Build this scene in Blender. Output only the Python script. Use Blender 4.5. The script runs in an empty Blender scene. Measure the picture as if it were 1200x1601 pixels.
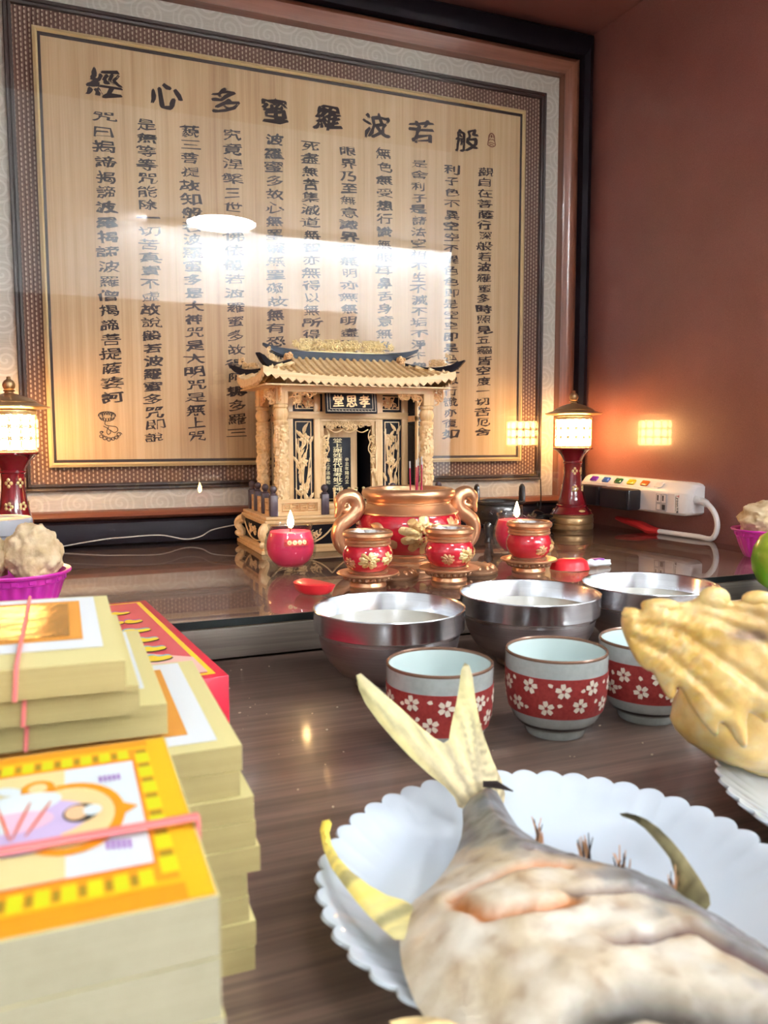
import bpy, bmesh, math, random
import numpy as np
from mathutils import Vector, Matrix, noise
from mathutils.geometry import delaunay_2d_cdt

S = bpy.context.scene
COL = S.collection
PI = math.pi

# ------------------------------------------------------------------ camera, world, light, exposure
cam_d = bpy.data.cameras.new('camera')
cam = bpy.data.objects.new('camera', cam_d)
COL.objects.link(cam)
S.camera = cam
cam_d.sensor_fit = 'VERTICAL'
cam_d.sensor_height = 36.0
cam_d.lens = 1249.0 / 1601.0 * 36.0
cam_d.clip_start = 0.01
_ex, _ey, _ez = (0.9280, -0.0364, 0.3709), (-0.3726, -0.0848, 0.9241), (-0.0022, -0.9957, -0.0923)
cam.matrix_world = Matrix(((_ex[0], -_ex[1], -_ex[2], 0.0), (_ey[0], -_ey[1], -_ey[2], 0.0), (_ez[0], -_ez[1], -_ez[2], 1.0), (0, 0, 0, 1)))
cam_d.dof.use_dof = True
cam_d.dof.focus_distance = 1.0
cam_d.dof.aperture_fstop = 15.0

W = bpy.data.worlds.new('world')
S.world = W
W.use_nodes = True
W.node_tree.nodes['Background'].inputs[0].default_value = (0.75, 0.85, 1.0, 1)
W.node_tree.nodes['Background'].inputs[1].default_value = 0.25
S.view_settings.view_transform = 'Standard'
S.view_settings.look = 'None'
S.view_settings.gamma = 1.0
S.view_settings.exposure = 0.22
S.cycles.max_bounces = 12
S.cycles.transparent_max_bounces = 16
S.cycles.sample_clamp_indirect = 40.0
S.cycles.caustics_refractive = False
LAMP_A, LAMP_B, FILL_C, FILL_D = 70.0, 38.0, 16.0, 40.0  # A, B: ceiling lamps of the room; C, D: added unseen fill lamps
WALL_WASH = 1300.0                              # linear lamp washing the far wall
SHADE_GLOW = 55.0                              # the two altar lamps
FLAME = 60.0

# ------------------------------------------------------------------ materials
MATS = {}
class NT:
    def __init__(s, name):
        s.m = bpy.data.materials.new(name); s.m.use_nodes = True
        s.t = s.m.node_tree; s.n = s.t.nodes; s.l = s.t.links
        s.b = s.n['Principled BSDF']; s.out = s.n['Material Output']
        MATS[name] = s.m
    def link(s, a, b): s.l.new(a, b)
    def set(s, sock, v):
        if hasattr(v, 'is_output') : s.l.new(v, sock)
        else: sock.default_value = v
    def obj(s, scale=(1, 1, 1), rot=(0, 0, 0), loc=(0, 0, 0)):
        tc = s.n.new('ShaderNodeTexCoord'); mp = s.n.new('ShaderNodeMapping')
        mp.inputs['Scale'].default_value = scale; mp.inputs['Rotation'].default_value = rot; mp.inputs['Location'].default_value = loc
        s.link(tc.outputs['Object'], mp.inputs['Vector']); return mp.outputs[0]
    def noise(s, vec, scale, detail=3, rough=.5, dist=0):
        x = s.n.new('ShaderNodeTexNoise'); s.link(vec, x.inputs['Vector'])
        x.inputs['Scale'].default_value = scale; x.inputs['Detail'].default_value = detail
        x.inputs['Roughness'].default_value = rough; x.inputs['Distortion'].default_value = dist
        return x.outputs['Fac']
    def math(s, op, a, b=0.0, c=0.0):
        x = s.n.new('ShaderNodeMath'); x.operation = op
        for i, v in enumerate((a, b, c)):
            s.set(x.inputs[i], v)
        return x.outputs[0]
    def ramp(s, fac, stops):
        x = s.n.new('ShaderNodeValToRGB'); s.link(fac, x.inputs[0])
        e = x.color_ramp.elements
        while len(e) < len(stops): e.new(0.5)
        for i, (p, c) in enumerate(stops):
            e[i].position = p; e[i].color = (*c, 1)
        return x.outputs[0]
    def mix(s, fac, a, b, mode='MIX'):
        x = s.n.new('ShaderNodeMix'); x.data_type = 'RGBA'; x.blend_type = mode
        s.set(x.inputs[0], fac)
        for i, v in ((6, a), (7, b)):
            s.set(x.inputs[i], (*v, 1) if isinstance(v, tuple) and len(v) == 3 else v)
        return x.outputs[2]
    def bump(s, h, strength=.3, dist=.001):
        x = s.n.new('ShaderNodeBump'); x.inputs['Strength'].default_value = strength; x.inputs['Distance'].default_value = dist
        s.link(h, x.inputs['Height']); s.link(x.outputs[0], s.b.inputs['Normal'])
    def p(s, **k):
        for a, v in k.items():
            nm = {'col': 'Base Color', 'rough': 'Roughness', 'metal': 'Metallic', 'coat': 'Coat Weight', 'coat_r': 'Coat Roughness', 'spec': 'Specular IOR Level',
                  'ior': 'IOR', 'sss': 'Subsurface Weight', 'sss_s': 'Subsurface Scale', 'sss_r': 'Subsurface Radius', 'em': 'Emission Color', 'ems': 'Emission Strength', 'trans': 'Transmission Weight', 'alpha': 'Alpha', 'sheen': 'Sheen Weight'}[a]
            if isinstance(v, tuple) and len(v) == 3 and a in ('col', 'em'): v = (*v, 1)
            s.set(s.b.inputs[nm], v)
        return s

def mat(name, col, rough=.5, metal=0.0, vary=None, bump=None, stretch=(1, 1, 1), **k):
    """plain surface; vary = (scale, second colour), bump = (scale, strength, distance)"""
    if name in MATS: return MATS[name]
    s = NT(name); s.p(rough=rough, metal=metal, **k)
    v = s.obj(stretch)
    if vary:
        f = s.noise(v, vary[0], 4, .6)
        s.p(col=s.ramp(f, [(.35, col), (.65, vary[1])]))
    else: s.p(col=col)
    if bump:
        s.bump(s.noise(v, bump[0], 4, .6), bump[1], bump[2])
    return s.m

def glass_mat(name, tint=(1, 1, 1), rough=.0, ior=1.5):
    s = NT(name); s.n.remove(s.b)
    g = s.n.new('ShaderNodeBsdfGlossy'); g.inputs['Roughness'].default_value = rough
    t = s.n.new('ShaderNodeBsdfTransparent'); t.inputs[0].default_value = (*tint, 1)
    ge = s.n.new('ShaderNodeNewGeometry'); dt = s.n.new('ShaderNodeVectorMath'); dt.operation = 'DOT_PRODUCT'
    s.link(ge.outputs['Normal'], dt.inputs[0]); s.link(ge.outputs['Incoming'], dt.inputs[1])
    r0 = ((ior - 1) / (ior + 1)) ** 2        # Schlick reflectance, the same from either face of the pane
    f = s.math('ADD', r0, s.math('MULTIPLY', 1 - r0, s.math('POWER', s.math('SUBTRACT', 1.0, s.math('ABSOLUTE', dt.outputs['Value'])), 5.0)))
    mx = s.n.new('ShaderNodeMixShader')
    s.link(f, mx.inputs[0]); s.link(t.outputs[0], mx.inputs[1]); s.link(g.outputs[0], mx.inputs[2])
    s.link(mx.outputs[0], s.out.inputs[0]); return s.m

def emit_mat(name, col, st):
    s = NT(name); s.p(col=(0, 0, 0), em=col, ems=st, rough=1); return s.m

def attr_mat(name, rough=.45, bump=None, **k):
    """colour comes from the object's own pigment attribute, varied a little by noise"""
    s = NT(name); a = s.n.new('ShaderNodeAttribute'); a.attribute_name = 'pigment'
    v = s.obj(); f = s.noise(v, 160, 4, .65)
    c = s.mix(.55, a.outputs['Color'], s.ramp(f, [(.3, (.42, .42, .42)), (.7, (.62, .62, .62))]), 'OVERLAY')
    s.p(col=c, rough=rough, **k)
    if bump: s.bump(s.noise(v, bump[0], 5, .65), bump[1], bump[2])
    return s.m

def wood_mat(name, c1, c2, c3, axis=0, fine=1.0, rough=.4, coat=0.0, bump=.15):
    s = NT(name)
    sc = [90 * fine] * 3; sc[axis] = 3.0 * fine
    v = s.obj(tuple(sc)); f = s.noise(v, 1.0, 6, .65, .6)
    sc2 = [400 * fine] * 3; sc2[axis] = 9 * fine
    g = s.noise(s.obj(tuple(sc2)), 1.0, 3, .6)
    h = s.math('ADD', s.math('MULTIPLY', f, .7), s.math('MULTIPLY', g, .3))
    s.p(col=s.ramp(h, [(.33, c1), (.5, c2), (.67, c3)]), rough=rough, coat=coat, coat_r=.12)
    s.bump(h, bump, .0006); return s.m

# room
mat('wall_paint', (.76, .76, .75), .8, bump=(60, .1, .002))
mat('ceiling_paint', (.78, .76, .76), .9)
mat('floor_tile', (.42, .40, .38), .3, vary=(3, (.42, .37, .32)))
s = NT('brown_laminate'); v = s.obj()
f = s.noise(v, 9, 4, .6); f2 = s.noise(v, 700, 2, .5)
c = s.ramp(f, [(.3, (.225, .080, .064)), (.7, (.28, .105, .085))])
c = s.mix(.25, c, s.ramp(f2, [(.3, (.17, .058, .046)), (.7, (.40, .18, .15))]))
s.p(col=c, rough=.34, coat=.55, coat_r=.055); s.bump(f2, .02, .0005)
mat('dark_door', (.10, .06, .05), .5)
# table woods
wood_mat('table_wood', (.085, .054, .042), (.16, .105, .082), (.27, .185, .14), 0, 1.0, .36, .4)
wood_mat('ledge_wood', (.075, .062, .048), (.12, .10, .08), (.18, .155, .125), 0, 1.2, .5)
mat('under_glass', (.36, .20, .17), .45, vary=(25, (.42, .24, .20)))
glass_mat('sheet_glass', (.93, .95, .93))
glass_mat('clear_glass', (.985, .99, .985))
mat('glass_edge', (.006, .008, .008), .5, spec=.2)
# picture
mat('black_moulding', (.008, .005, .009), .5, spec=.16)
wood_mat('brown_moulding', (.16, .05, .028), (.24, .085, .046), (.33, .13, .075), 0, .6, .3, .5)
wood_mat('brown_moulding_v', (.16, .05, .028), (.24, .085, .046), (.33, .13, .075), 2, .6, .3, .5)
mat('dark_moulding', (.04, .022, .019), .4)
mat('gold_fillet', (.80, .62, .33), .38, .25)
mat('dark_line', (.03, .016, .016), .5)
s = NT('panel_wood')
v1 = s.obj((95, 95, 1.6)); f1 = s.noise(v1, 1, 5, .62, .3)
f2 = s.noise(s.obj((460, 460, 7)), 1, 3, .6); f3 = s.noise(s.obj((9, 9, .25)), 1, 2, .5)
h = s.math('ADD', s.math('MULTIPLY', f1, .45), s.math('ADD', s.math('MULTIPLY', f2, .25), s.math('MULTIPLY', f3, .3)))
s.p(col=s.ramp(h, [(.34, (.44, .27, .135)), (.5, (.60, .405, .22)), (.66, (.71, .52, .31))]), rough=.6)
mat('panel_ink', (.022, .011, .014), .6)
mat('panel_seal', (.20, .06, .03), .6)
s = NT('woven_mat')      # pale rice-grain stitches on a brown ground, every other row shifted
v = s.obj(); sx = s.n.new('ShaderNodeSeparateXYZ'); s.link(v, sx.inputs[0])
U = s.math('MULTIPLY', sx.outputs[0], 1 / .0062); V = s.math('MULTIPLY', sx.outputs[2], 1 / .0074)
par = s.math('MULTIPLY', s.math('MODULO', s.math('FLOOR', s.math('ADD', U, 500)), 2.0), .5)
du = s.math('SUBTRACT', s.math('FRACT', s.math('ADD', U, 500)), .5)
dv = s.math('SUBTRACT', s.math('FRACT', s.math('ADD', s.math('ADD', V, 500), par)), .5)
d = s.math('ADD', s.math('MULTIPLY', s.math('MULTIPLY', du, du), 15.0), s.math('MULTIPLY', s.math('MULTIPLY', dv, dv), 5.5))
s.p(col=s.ramp(d, [(.35, (.52, .37, .28)), (.85, (.17, .088, .064))]), rough=.7)
s.bump(s.math('SUBTRACT', 1.0, d), .5, .001)
s = NT('scroll_cloth')   # cream cloth with spiral cloud figures
v = s.obj((15.5, 15.5, 15.5)); sx = s.n.new('ShaderNodeSeparateXYZ'); s.link(v, sx.inputs[0])
def spiral(ox, oy):
    cu = s.math('SUBTRACT', s.math('FRACT', s.math('ADD', sx.outputs[0], 50 + ox)), .5)
    cv = s.math('SUBTRACT', s.math('FRACT', s.math('ADD', sx.outputs[2], 50 + oy)), .5)
    r = s.math('SQRT', s.math('ADD', s.math('MULTIPLY', cu, cu), s.math('MULTIPLY', cv, cv)))
    a = s.math('ARCTAN2', cv, cu)
    w = s.math('SINE', s.math('ADD', s.math('MULTIPLY', r, 44.0), a))
    on = s.math('MULTIPLY', s.math('GREATER_THAN', w, .45), s.math('LESS_THAN', r, .40))
    return on
on = s.math('MAXIMUM', spiral(0, 0), s.math('MULTIPLY', spiral(.5, .5), .8))
fb = s.noise(s.obj((60, 60, 900)), 1, 2, .5)
s.p(col=s.mix(s.math('MULTIPLY', on, .55), s.ramp(fb, [(.3, (.60, .55, .48)), (.7, (.70, .65, .57))]), (.84, .80, .73)), rough=.7)
s.bump(on, .25, .0008)
# shrine
wood_mat('shrine_wood', (.62, .38, .16), (.76, .52, .26), (.86, .64, .36), 0, 1.3, .42, .25)
wood_mat('shrine_wood_v', (.62, .38, .16), (.76, .52, .26), (.86, .64, .36), 2, 1.3, .42, .25)
mat('carved_wood', (.72, .48, .22), .45, vary=(90, (.88, .66, .38)), coat=.15)
mat('carved_orange', (.62, .32, .12), .45, vary=(120, (.80, .50, .24)), coat=.15)
mat('ridge_gold', (.78, .60, .28), .35, .35, vary=(200, (.9, .76, .45)))
mat('shrine_black', (.009, .009, .014), .5, spec=.15)
mat('ridge_black', (.012, .016, .028), .45, spec=.25)
mat('post_dark', (.05, .035, .045), .4, stretch=(1, 1, .1), vary=(400, (.085, .06, .075)))
mat('plaque_gold', (.80, .50, .24), .4, .3)
mat('plaque_pale', (.55, .44, .30), .5)
mat('tablet_gold', (.85, .74, .42), .4, .25)
# ceramics and metal
mat('paint_gold', (.66, .36, .19), .3, .78, vary=(15, (.74, .43, .25)), bump=(300, .05, .0005))
mat('paint_gold_dark', (.42, .24, .14), .38, .7)
mat('lamp_gold', (.46, .30, .15), .33, .8)
mat('lamp_red', (.20, .006, .012), .16, coat=.8, coat_r=.03)
mat('lamp_lattice', (.80, .62, .30), .4, .3)
mat('red_glaze', (.52, .010, .028), .12, coat=1.0, coat_r=.03, vary=(40, (.58, .014, .03)))
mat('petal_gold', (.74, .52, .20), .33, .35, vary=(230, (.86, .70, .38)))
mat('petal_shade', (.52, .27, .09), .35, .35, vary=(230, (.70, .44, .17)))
mat('petal_rose', (.68, .24, .11), .35, .3, vary=(130, (.76, .42, .2)))
mat('leaf_gold', (.62, .33, .17), .35, .5)
mat('inner_steel', (.62, .62, .62), .2, .9)
mat('joss_red', (.40, .006, .05), .6)
mat('joss_ash', (.5, .46, .44), .9)
mat('candle_wax', (.82, .035, .13), .35, sss=.35, sss_s=.012, sss_r=(1, .25, .2))
mat('sticker_red', (.72, .05, .05), .4)
mat('wick_black', (.02, .01, .01), .9)
emit_mat('flame_light', (1, .62, .25), FLAME)
emit_mat('shade_light', (1, .54, .19), SHADE_GLOW)
mat('iron_black', (.018, .016, .017), .28, coat=.5)
mat('moon_red', (.80, .022, .035), .35, coat=.2)
mat('steel', (.66, .69, .74), .2, 1.0, stretch=(1, 1, 40), vary=(9, (.76, .79, .84)))
mat('steel_satin', (.36, .34, .36), .36, 1.0, stretch=(1, 1, 40), vary=(9, (.44, .42, .44)))
mat('tea', (.58, .56, .44), .04, vary=(20, (.62, .60, .48)), coat=.6)
mat('celadon', (.44, .49, .48), .22, coat=.5, coat_r=.05, vary=(220, (.39, .435, .425)))
mat('celadon_inside', (.60, .72, .71), .15, coat=.6)
mat('cup_red', (.27, .022, .022), .5, vary=(350, (.35, .04, .035)))
mat('cup_print', (.80, .72, .60), .6)
mat('cup_line', (.04, .035, .035), .3)
mat('cup_rim', (.22, .12, .08), .25, .3)
mat('opal_white', (.62, .70, .79), .08, coat=.5)
# plastic, paper
mat('plastic_white', (.86, .86, .86), .3)
mat('plastic_white_face', (.80, .76, .76), .35)
mat('plug_black', (.012, .012, .016), .35)
mat('usb_grey', (.42, .42, .46), .35)
mat('usb_dark', (.05, .05, .06), .4)
mat('cord_black', (.01, .01, .01), .4)
mat('cord_white', (.85, .84, .83), .4)
mat('wire_clear', (.5, .48, .44), .25)
mat('plug_red', (.55, .02, .02), .5)
for nm, c in (('violet', (.22, .03, .50)), ('blue', (.03, .16, .62)), ('green', (.02, .17, .06)), ('yellow', (.85, .62, .02)), ('orange', (.85, .20, .02))):
    mat('switch_' + nm, c, .25, coat=.5)
mat('switch_clear', (.72, .72, .72), .2)
mat('print_red', (.55, .02, .03), .5)
mat('print_black', (.02, .02, .02), .5)
mat('bowl_magenta', (.66, .035, .44), .3, sss=.15, sss_s=.004)
attr_mat('cake_crumb', .75, (260, .6, .002))
mat('tub_clear', (.62, .66, .72), .3, trans=.35, ior=1.2)
s = NT('lime_skin'); v = s.obj(); f = s.noise(v, 14, 3, .5); f2 = s.noise(v, 260, 2, .5)
s.p(col=s.ramp(f, [(.42, (.16, .42, .008)), (.62, (.52, .62, .06))]), rough=.3, coat=.3); s.bump(f2, .25, .0008)
mat('wrap_pink', (.80, .52, .52), .4, vary=(70, (.86, .80, .78)))
mat('plastic_film', (.75, .75, .80), .12, trans=.7, ior=1.1)
s = NT('paper_edge'); v = s.obj((8, 8, 2600)); f = s.noise(v, 1, 3, .6); g = s.noise(s.obj(), 26, 4, .6)
s.p(col=s.mix(.35, s.ramp(f, [(.3, (.34, .27, .105)), (.7, (.44, .36, .155))]), s.ramp(g, [(.3, (.32, .25, .10)), (.7, (.48, .40, .18))])), rough=.85); s.bump(f, .2, .0006)
s = NT('paper_edge_pale'); v = s.obj((8, 8, 2600)); f = s.noise(v, 1, 3, .6); g = s.noise(s.obj(), 40, 4, .65)
s.p(col=s.mix(.4, s.ramp(f, [(.3, (.34, .31, .20)), (.7, (.42, .385, .26))]), s.ramp(g, [(.3, (.31, .285, .185)), (.7, (.47, .44, .32))])), rough=.85); s.bump(f, .15, .0006)
mat('paper_top', (.68, .61, .28), .8, bump=(120, .1, .001))
mat('print_white', (.74, .79, .82), .7)
mat('print_orange', (.72, .32, .05), .6)
mat('foil_gold', (.72, .50, .13), .22, .95, vary=(30, (.55, .40, .10)), bump=(45, .35, .002))
mat('band_pink', (.78, .20, .20), .5)
mat('card_orange', (.78, .30, .008), .5)
mat('card_yellow', (.82, .46, .01), .5)
mat('card_lime', (.66, .66, .01), .5)
mat('card_olive', (.34, .22, .012), .5)
mat('card_pale', (.70, .78, .80), .5)
mat('card_cream', (.74, .64, .30), .5)
mat('card_peach', (.88, .62, .30), .5)
mat('card_lilac', (.60, .48, .74), .5)
mat('card_pink', (.80, .52, .66), .5)
mat('card_violet', (.36, .16, .55), .5)
mat('card_rededge', (.75, .16, .06), .5)
mat('card_skin', (.80, .50, .28), .5)
mat('box_red', (.62, .012, .045), .4, coat=.2)
mat('box_face', (.66, .05, .085), .4, coat=.2)
mat('box_yellow', (.92, .66, .02), .4)
mat('box_cyan', (.10, .45, .55), .4)
mat('box_violet', (.30, .06, .42), .4)
mat('box_blush', (.85, .52, .45), .4)
attr_mat('fish_skin', .38, (420, .5, .001), coat=.25, coat_r=.2)
attr_mat('fin_skin', .45, (300, .3, .001))
attr_mat('chicken_skin', .34, (230, .35, .0012), coat=.35, coat_r=.15, sss=.12, sss_s=.008)
mat('crumb', (.62, .52, .38), .8)
emit_mat('ceiling_lamp_a', (.92, .97, 1.0), LAMP_A)
emit_mat('ceiling_lamp_b', (.93, .97, 1.0), LAMP_B)
emit_mat('ceiling_lamp_c', (.93, .97, 1.0), FILL_C)  # glow of the added lamp that lifts the dim niche
emit_mat('ceiling_lamp_d', (.93, .97, 1.0), FILL_D)  # shared by the two added lamps, left and right of the room
emit_mat('wash_light', (.90, .96, 1.0), WALL_WASH)

# ------------------------------------------------------------------ mesh building
I4 = Matrix.Identity(4)
def frame(o, x, y):
    """matrix whose local X, Y run along x, y from origin o; local Z is their normal"""
    x = Vector(x).normalized(); y = Vector(y); y = (y - x * x.dot(y)).normalized(); z = x.cross(y)
    return Matrix(((x.x, y.x, z.x, o[0]), (x.y, y.y, z.y, o[1]), (x.z, y.z, z.z, o[2]), (0, 0, 0, 1)))
def T(x, y, z): return Matrix.Translation((x, y, z))
def RZ(a): return Matrix.Rotation(a, 4, 'Z')
def RX(a): return Matrix.Rotation(a, 4, 'X')
def RY(a): return Matrix.Rotation(a, 4, 'Y')

class MB:
    def __init__(s): s.v = []; s.f = []; s.mi = []; s.mats = []
    def m(s, name):
        if name not in s.mats: s.mats.append(name)
        return s.mats.index(name)
    def add(s, vs, fs, mat, M=I4):
        o = len(s.v); k = s.m(mat)
        s.v += [M @ Vector(p) for p in vs]
        for f in fs: s.f.append([i + o for i in f]); s.mi.append(k)
        return s
    def box(s, a, b, mat, M=I4):
        (x0, y0, z0), (x1, y1, z1) = a, b
        vs = [(x0, y0, z0), (x1, y0, z0), (x1, y1, z0), (x0, y1, z0), (x0, y0, z1), (x1, y0, z1), (x1, y1, z1), (x0, y1, z1)]
        return s.add(vs, [(3, 2, 1, 0), (4, 5, 6, 7), (0, 1, 5, 4), (1, 2, 6, 5), (2, 3, 7, 6), (3, 0, 4, 7)], mat, M)
    def rbox(s, a, b, mat, r=.002, seg=2, M=I4):
        bm = bmesh.new(); bmesh.ops.create_cube(bm, size=1)
        for v in bm.verts:
            v.co = Vector([(a[i] + b[i]) / 2 + v.co[i] * (b[i] - a[i]) for i in range(3)])
        bmesh.ops.bevel(bm, geom=list(bm.edges), offset=min(r, .49 * min(b[i] - a[i] for i in range(3))), segments=seg, affect='EDGES', profile=.5)
        bm.verts.index_update()
        s.add([v.co[:] for v in bm.verts], [[v.index for v in f.verts] for f in bm.faces], mat, M); bm.free(); return s
    def lathe(s, prof, mat, seg=48, M=I4, fn=None):
        """prof: (r, z) from bottom to top; fn(theta, r, z) -> (r, z) shapes it further"""
        vs, fs, rows = [], [], []
        for r, z in prof:
            if r < 1e-6: rows.append([len(vs)]); vs.append((0, 0, z)); continue
            row = []
            for k in range(seg):
                a = 2 * PI * k / seg; rr, zz = fn(a, r, z) if fn else (r, z)
                row.append(len(vs)); vs.append((rr * math.cos(a), rr * math.sin(a), zz))
            rows.append(row)
        for A, B in zip(rows, rows[1:]):
            for k in range(seg):
                k2 = (k + 1) % seg
                if len(A) == 1 and len(B) == 1: continue
                if len(A) == 1: fs.append((A[0], B[k2], B[k]))
                elif len(B) == 1: fs.append((A[k], A[k2], B[0]))
                else: fs.append((A[k], A[k2], B[k2], B[k]))
        return s.add(vs, fs, mat, M)
    def tube(s, path, r, mat, seg=8, M=I4, closed=False, flat=1.0, caps=True):
        P = [Vector(p) for p in path]; n = len(P)
        rr = r if isinstance(r, (list, tuple)) else [r] * n
        vs, fs = [], []; up = None
        for i in range(n):
            t = (P[(i + 1) % n] - P[i - 1]) if closed else (P[min(i + 1, n - 1)] - P[max(i - 1, 0)])
            t = t.normalized() if t.length > 1e-9 else Vector((0, 0, 1))
            if up is None:
                up = Vector((0, 0, 1)) if abs(t.z) < .9 else Vector((1, 0, 0))
            u = up - t * up.dot(t)
            u = u.normalized() if u.length > 1e-6 else t.orthogonal().normalized()
            up = u; w = t.cross(u)
            for k in range(seg):
                a = 2 * PI * k / seg
                vs.append(P[i] + (u * math.cos(a) * flat + w * math.sin(a)) * rr[i])
        for i in range(n if closed else n - 1):
            j = (i + 1) % n
            for k in range(seg):
                k2 = (k + 1) % seg
                fs.append((i * seg + k, i * seg + k2, j * seg + k2, j * seg + k))
        if not closed and caps:
            fs.append(list(range(seg))[::-1]); fs.append([(n - 1) * seg + k for k in range(seg)])
        return s.add(vs, fs, mat, M)
    def ball(s, c, r, mat, seg=12, rings=8, M=I4):
        r = (r, r, r) if not isinstance(r, tuple) else r
        vs = [(c[0], c[1], c[2] - r[2])]; fs = []
        for i in range(1, rings):
            a = PI * i / rings - PI / 2
            for k in range(seg):
                b = 2 * PI * k / seg
                vs.append((c[0] + r[0] * math.cos(a) * math.cos(b), c[1] + r[1] * math.cos(a) * math.sin(b), c[2] + r[2] * math.sin(a)))
        vs.append((c[0], c[1], c[2] + r[2])); top = len(vs) - 1
        for k in range(seg):
            k2 = (k + 1) % seg
            fs.append((0, 1 + k2, 1 + k))
            for i in range(rings - 2):
                a = 1 + i * seg; fs.append((a + k, a + k2, a + seg + k2, a + seg + k))
            a = 1 + (rings - 2) * seg; fs.append((a + k, a + k2, top))
        return s.add(vs, fs, mat, M)
    def prism(s, out, z0, z1, mat, M=I4):
        n = len(out)
        vs = [(x, y, z0) for x, y in out] + [(x, y, z1) for x, y in out]
        fs = [list(range(n))[::-1], list(range(n, 2 * n))] + [(i, (i + 1) % n, n + (i + 1) % n, n + i) for i in range(n)]
        return s.add(vs, fs, mat, M)
    def flat(s, out, z, mat, M=I4):
        return s.add([(x, y, z) for x, y in out], [list(range(len(out)))], mat, M)
    def puff(s, out, mat, step, top, bot=0.0, wid=None, M=I4, fn=None, hf=None, soft=False):
        """a pillow on a closed outline: height rises from the rim as a round profile of width wid"""
        o = np.array(out, float); n = len(o); q = np.roll(o, -1, 0)
        pts = []
        for a, b in zip(o, q):
            k = max(1, int(np.linalg.norm(b - a) / step))
            pts += [tuple(a + (b - a) * i / k) for i in range(k)]
        nb = len(pts)
        def dist(p):
            ab = q - o; t = np.clip(((p - o) * ab).sum(1) / np.maximum((ab ** 2).sum(1), 1e-12), 0, 1)
            return np.sqrt((((o + ab * t[:, None]) - p) ** 2).sum(1)).min()
        def inside(p):
            x, y = p; c = (o[:, 1] > y) != (q[:, 1] > y)
            with np.errstate(divide='ignore', invalid='ignore'):
                xi = (q[:, 0] - o[:, 0]) * (y - o[:, 1]) / (q[:, 1] - o[:, 1]) + o[:, 0]
            return (c & (x < xi)).sum() % 2 == 1
        x0, y0 = o.min(0); x1, y1 = o.max(0); row = 0; y = y0 + step / 2
        while y < y1:
            x = x0 + (step / 2 if row % 2 else step)
            while x < x1:
                if inside((x, y)) and dist(np.array((x, y))) > step * .45: pts.append((x, y))
                x += step
            y += step * .866; row += 1
        r = delaunay_2d_cdt([Vector(p) for p in pts], [], [list(range(nb))], 1, 1e-7)
        V, F = r[0], r[2]; w = wid or step * 4
        ds = [dist(np.array(p[:])) for p in V]
        prof = [max(0, 1 - (1 - min(d / w, 1)) ** 2) ** (1 if soft else .5) for d in ds]
        vt, vb, mp = [], [], {}
        for i, p in enumerate(V):
            h = top * prof[i]
            if hf: h = hf(p.x, p.y, h, ds[i])
            vt.append((p.x, p.y, h))
        vs = list(vt); fs = [list(f) for f in F]
        if bot is not None:
            for i, p in enumerate(V):
                if ds[i] < 1e-6: mp[i] = i
                else: mp[i] = len(vs); vs.append((p.x, p.y, -bot * prof[i]))
            fs += [[mp[i] for i in f][::-1] for f in F]
        if fn: vs = [fn(*p) for p in vs]
        return s.add(vs, fs, mat, M)
    def grid(s, nu, nv, fn, mat, M=I4, wrap=False):
        vs = [fn(i / (nu if wrap else nu - 1), j / (nv - 1)) for j in range(nv) for i in range(nu)]
        fs = []
        for j in range(nv - 1):
            for i in range(nu if wrap else nu - 1):
                i2 = (i + 1) % nu
                fs.append((j * nu + i, j * nu + i2, (j + 1) * nu + i2, (j + 1) * nu + i))
        return s.add(vs, fs, mat, M)
    def rings(s, rects, mat, closed=True, mat_v=None):
        """picture-frame moulding: successive rectangles (x0, x1, z0, z1, y), mitred at the corners"""
        vs, n = [], len(rects)
        for x0, x1, z0, z1, y in rects: vs += [(x0, y, z0), (x1, y, z0), (x1, y, z1), (x0, y, z1)]
        fh, fv = [], []
        for i in range(n if closed else n - 1):
            j = (i + 1) % n
            for k in range(4):
                (fv if k % 2 else fh).append((i * 4 + k, i * 4 + (k + 1) % 4, j * 4 + (k + 1) % 4, j * 4 + k))
        s.add(vs, fh, mat); return s.add(vs, fv, mat_v or mat)
    def build(s, name, parent=None, angle=38, pigment=None, flip_fix=True):
        me = bpy.data.meshes.new(name)
        me.from_pydata([tuple(v) for v in s.v], [], s.f)
        for k in s.mats: me.materials.append(MATS[k])
        me.polygons.foreach_set('material_index', s.mi)
        me.polygons.foreach_set('use_smooth', [True] * len(s.f))
        if pigment:
            at = me.attributes.new('pigment', 'FLOAT_COLOR', 'POINT')
            for i, v in enumerate(s.v): at.data[i].color = (*pigment(v), 1)
        if flip_fix:
            bm = bmesh.new(); bm.from_mesh(me); bmesh.ops.recalc_face_normals(bm, faces=bm.faces); bm.to_mesh(me); bm.free()
        me.set_sharp_from_angle(angle=math.radians(angle))
        me.update()
        o = bpy.data.objects.new(name, me); COL.objects.link(o)
        if parent: o.parent = parent
        return o

def tag(o, label=None, cat=None, group=None, kind=None):
    if label: o['label'] = label
    if cat: o['category'] = cat
    if group: o['group'] = group
    if kind: o['kind'] = kind
    return o
def thing(name, label, cat, loc=(0, 0, 0), rz=0.0, group=None):
    o = bpy.data.objects.new(name, None); o.empty_display_size = .02; COL.objects.link(o)
    o.location = loc; o.rotation_euler = (0, 0, rz)
    return tag(o, label, cat, group)
def dup(root, loc, rz, label):
    r = root.copy(); COL.objects.link(r); r.location = loc; r.rotation_euler = (0, 0, rz); r['label'] = label
    for ch in list(root.children):
        c = ch.copy(); COL.objects.link(c); c.parent = r
        for g in list(ch.children):
            d = g.copy(); COL.objects.link(d); d.parent = c
    return r

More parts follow.
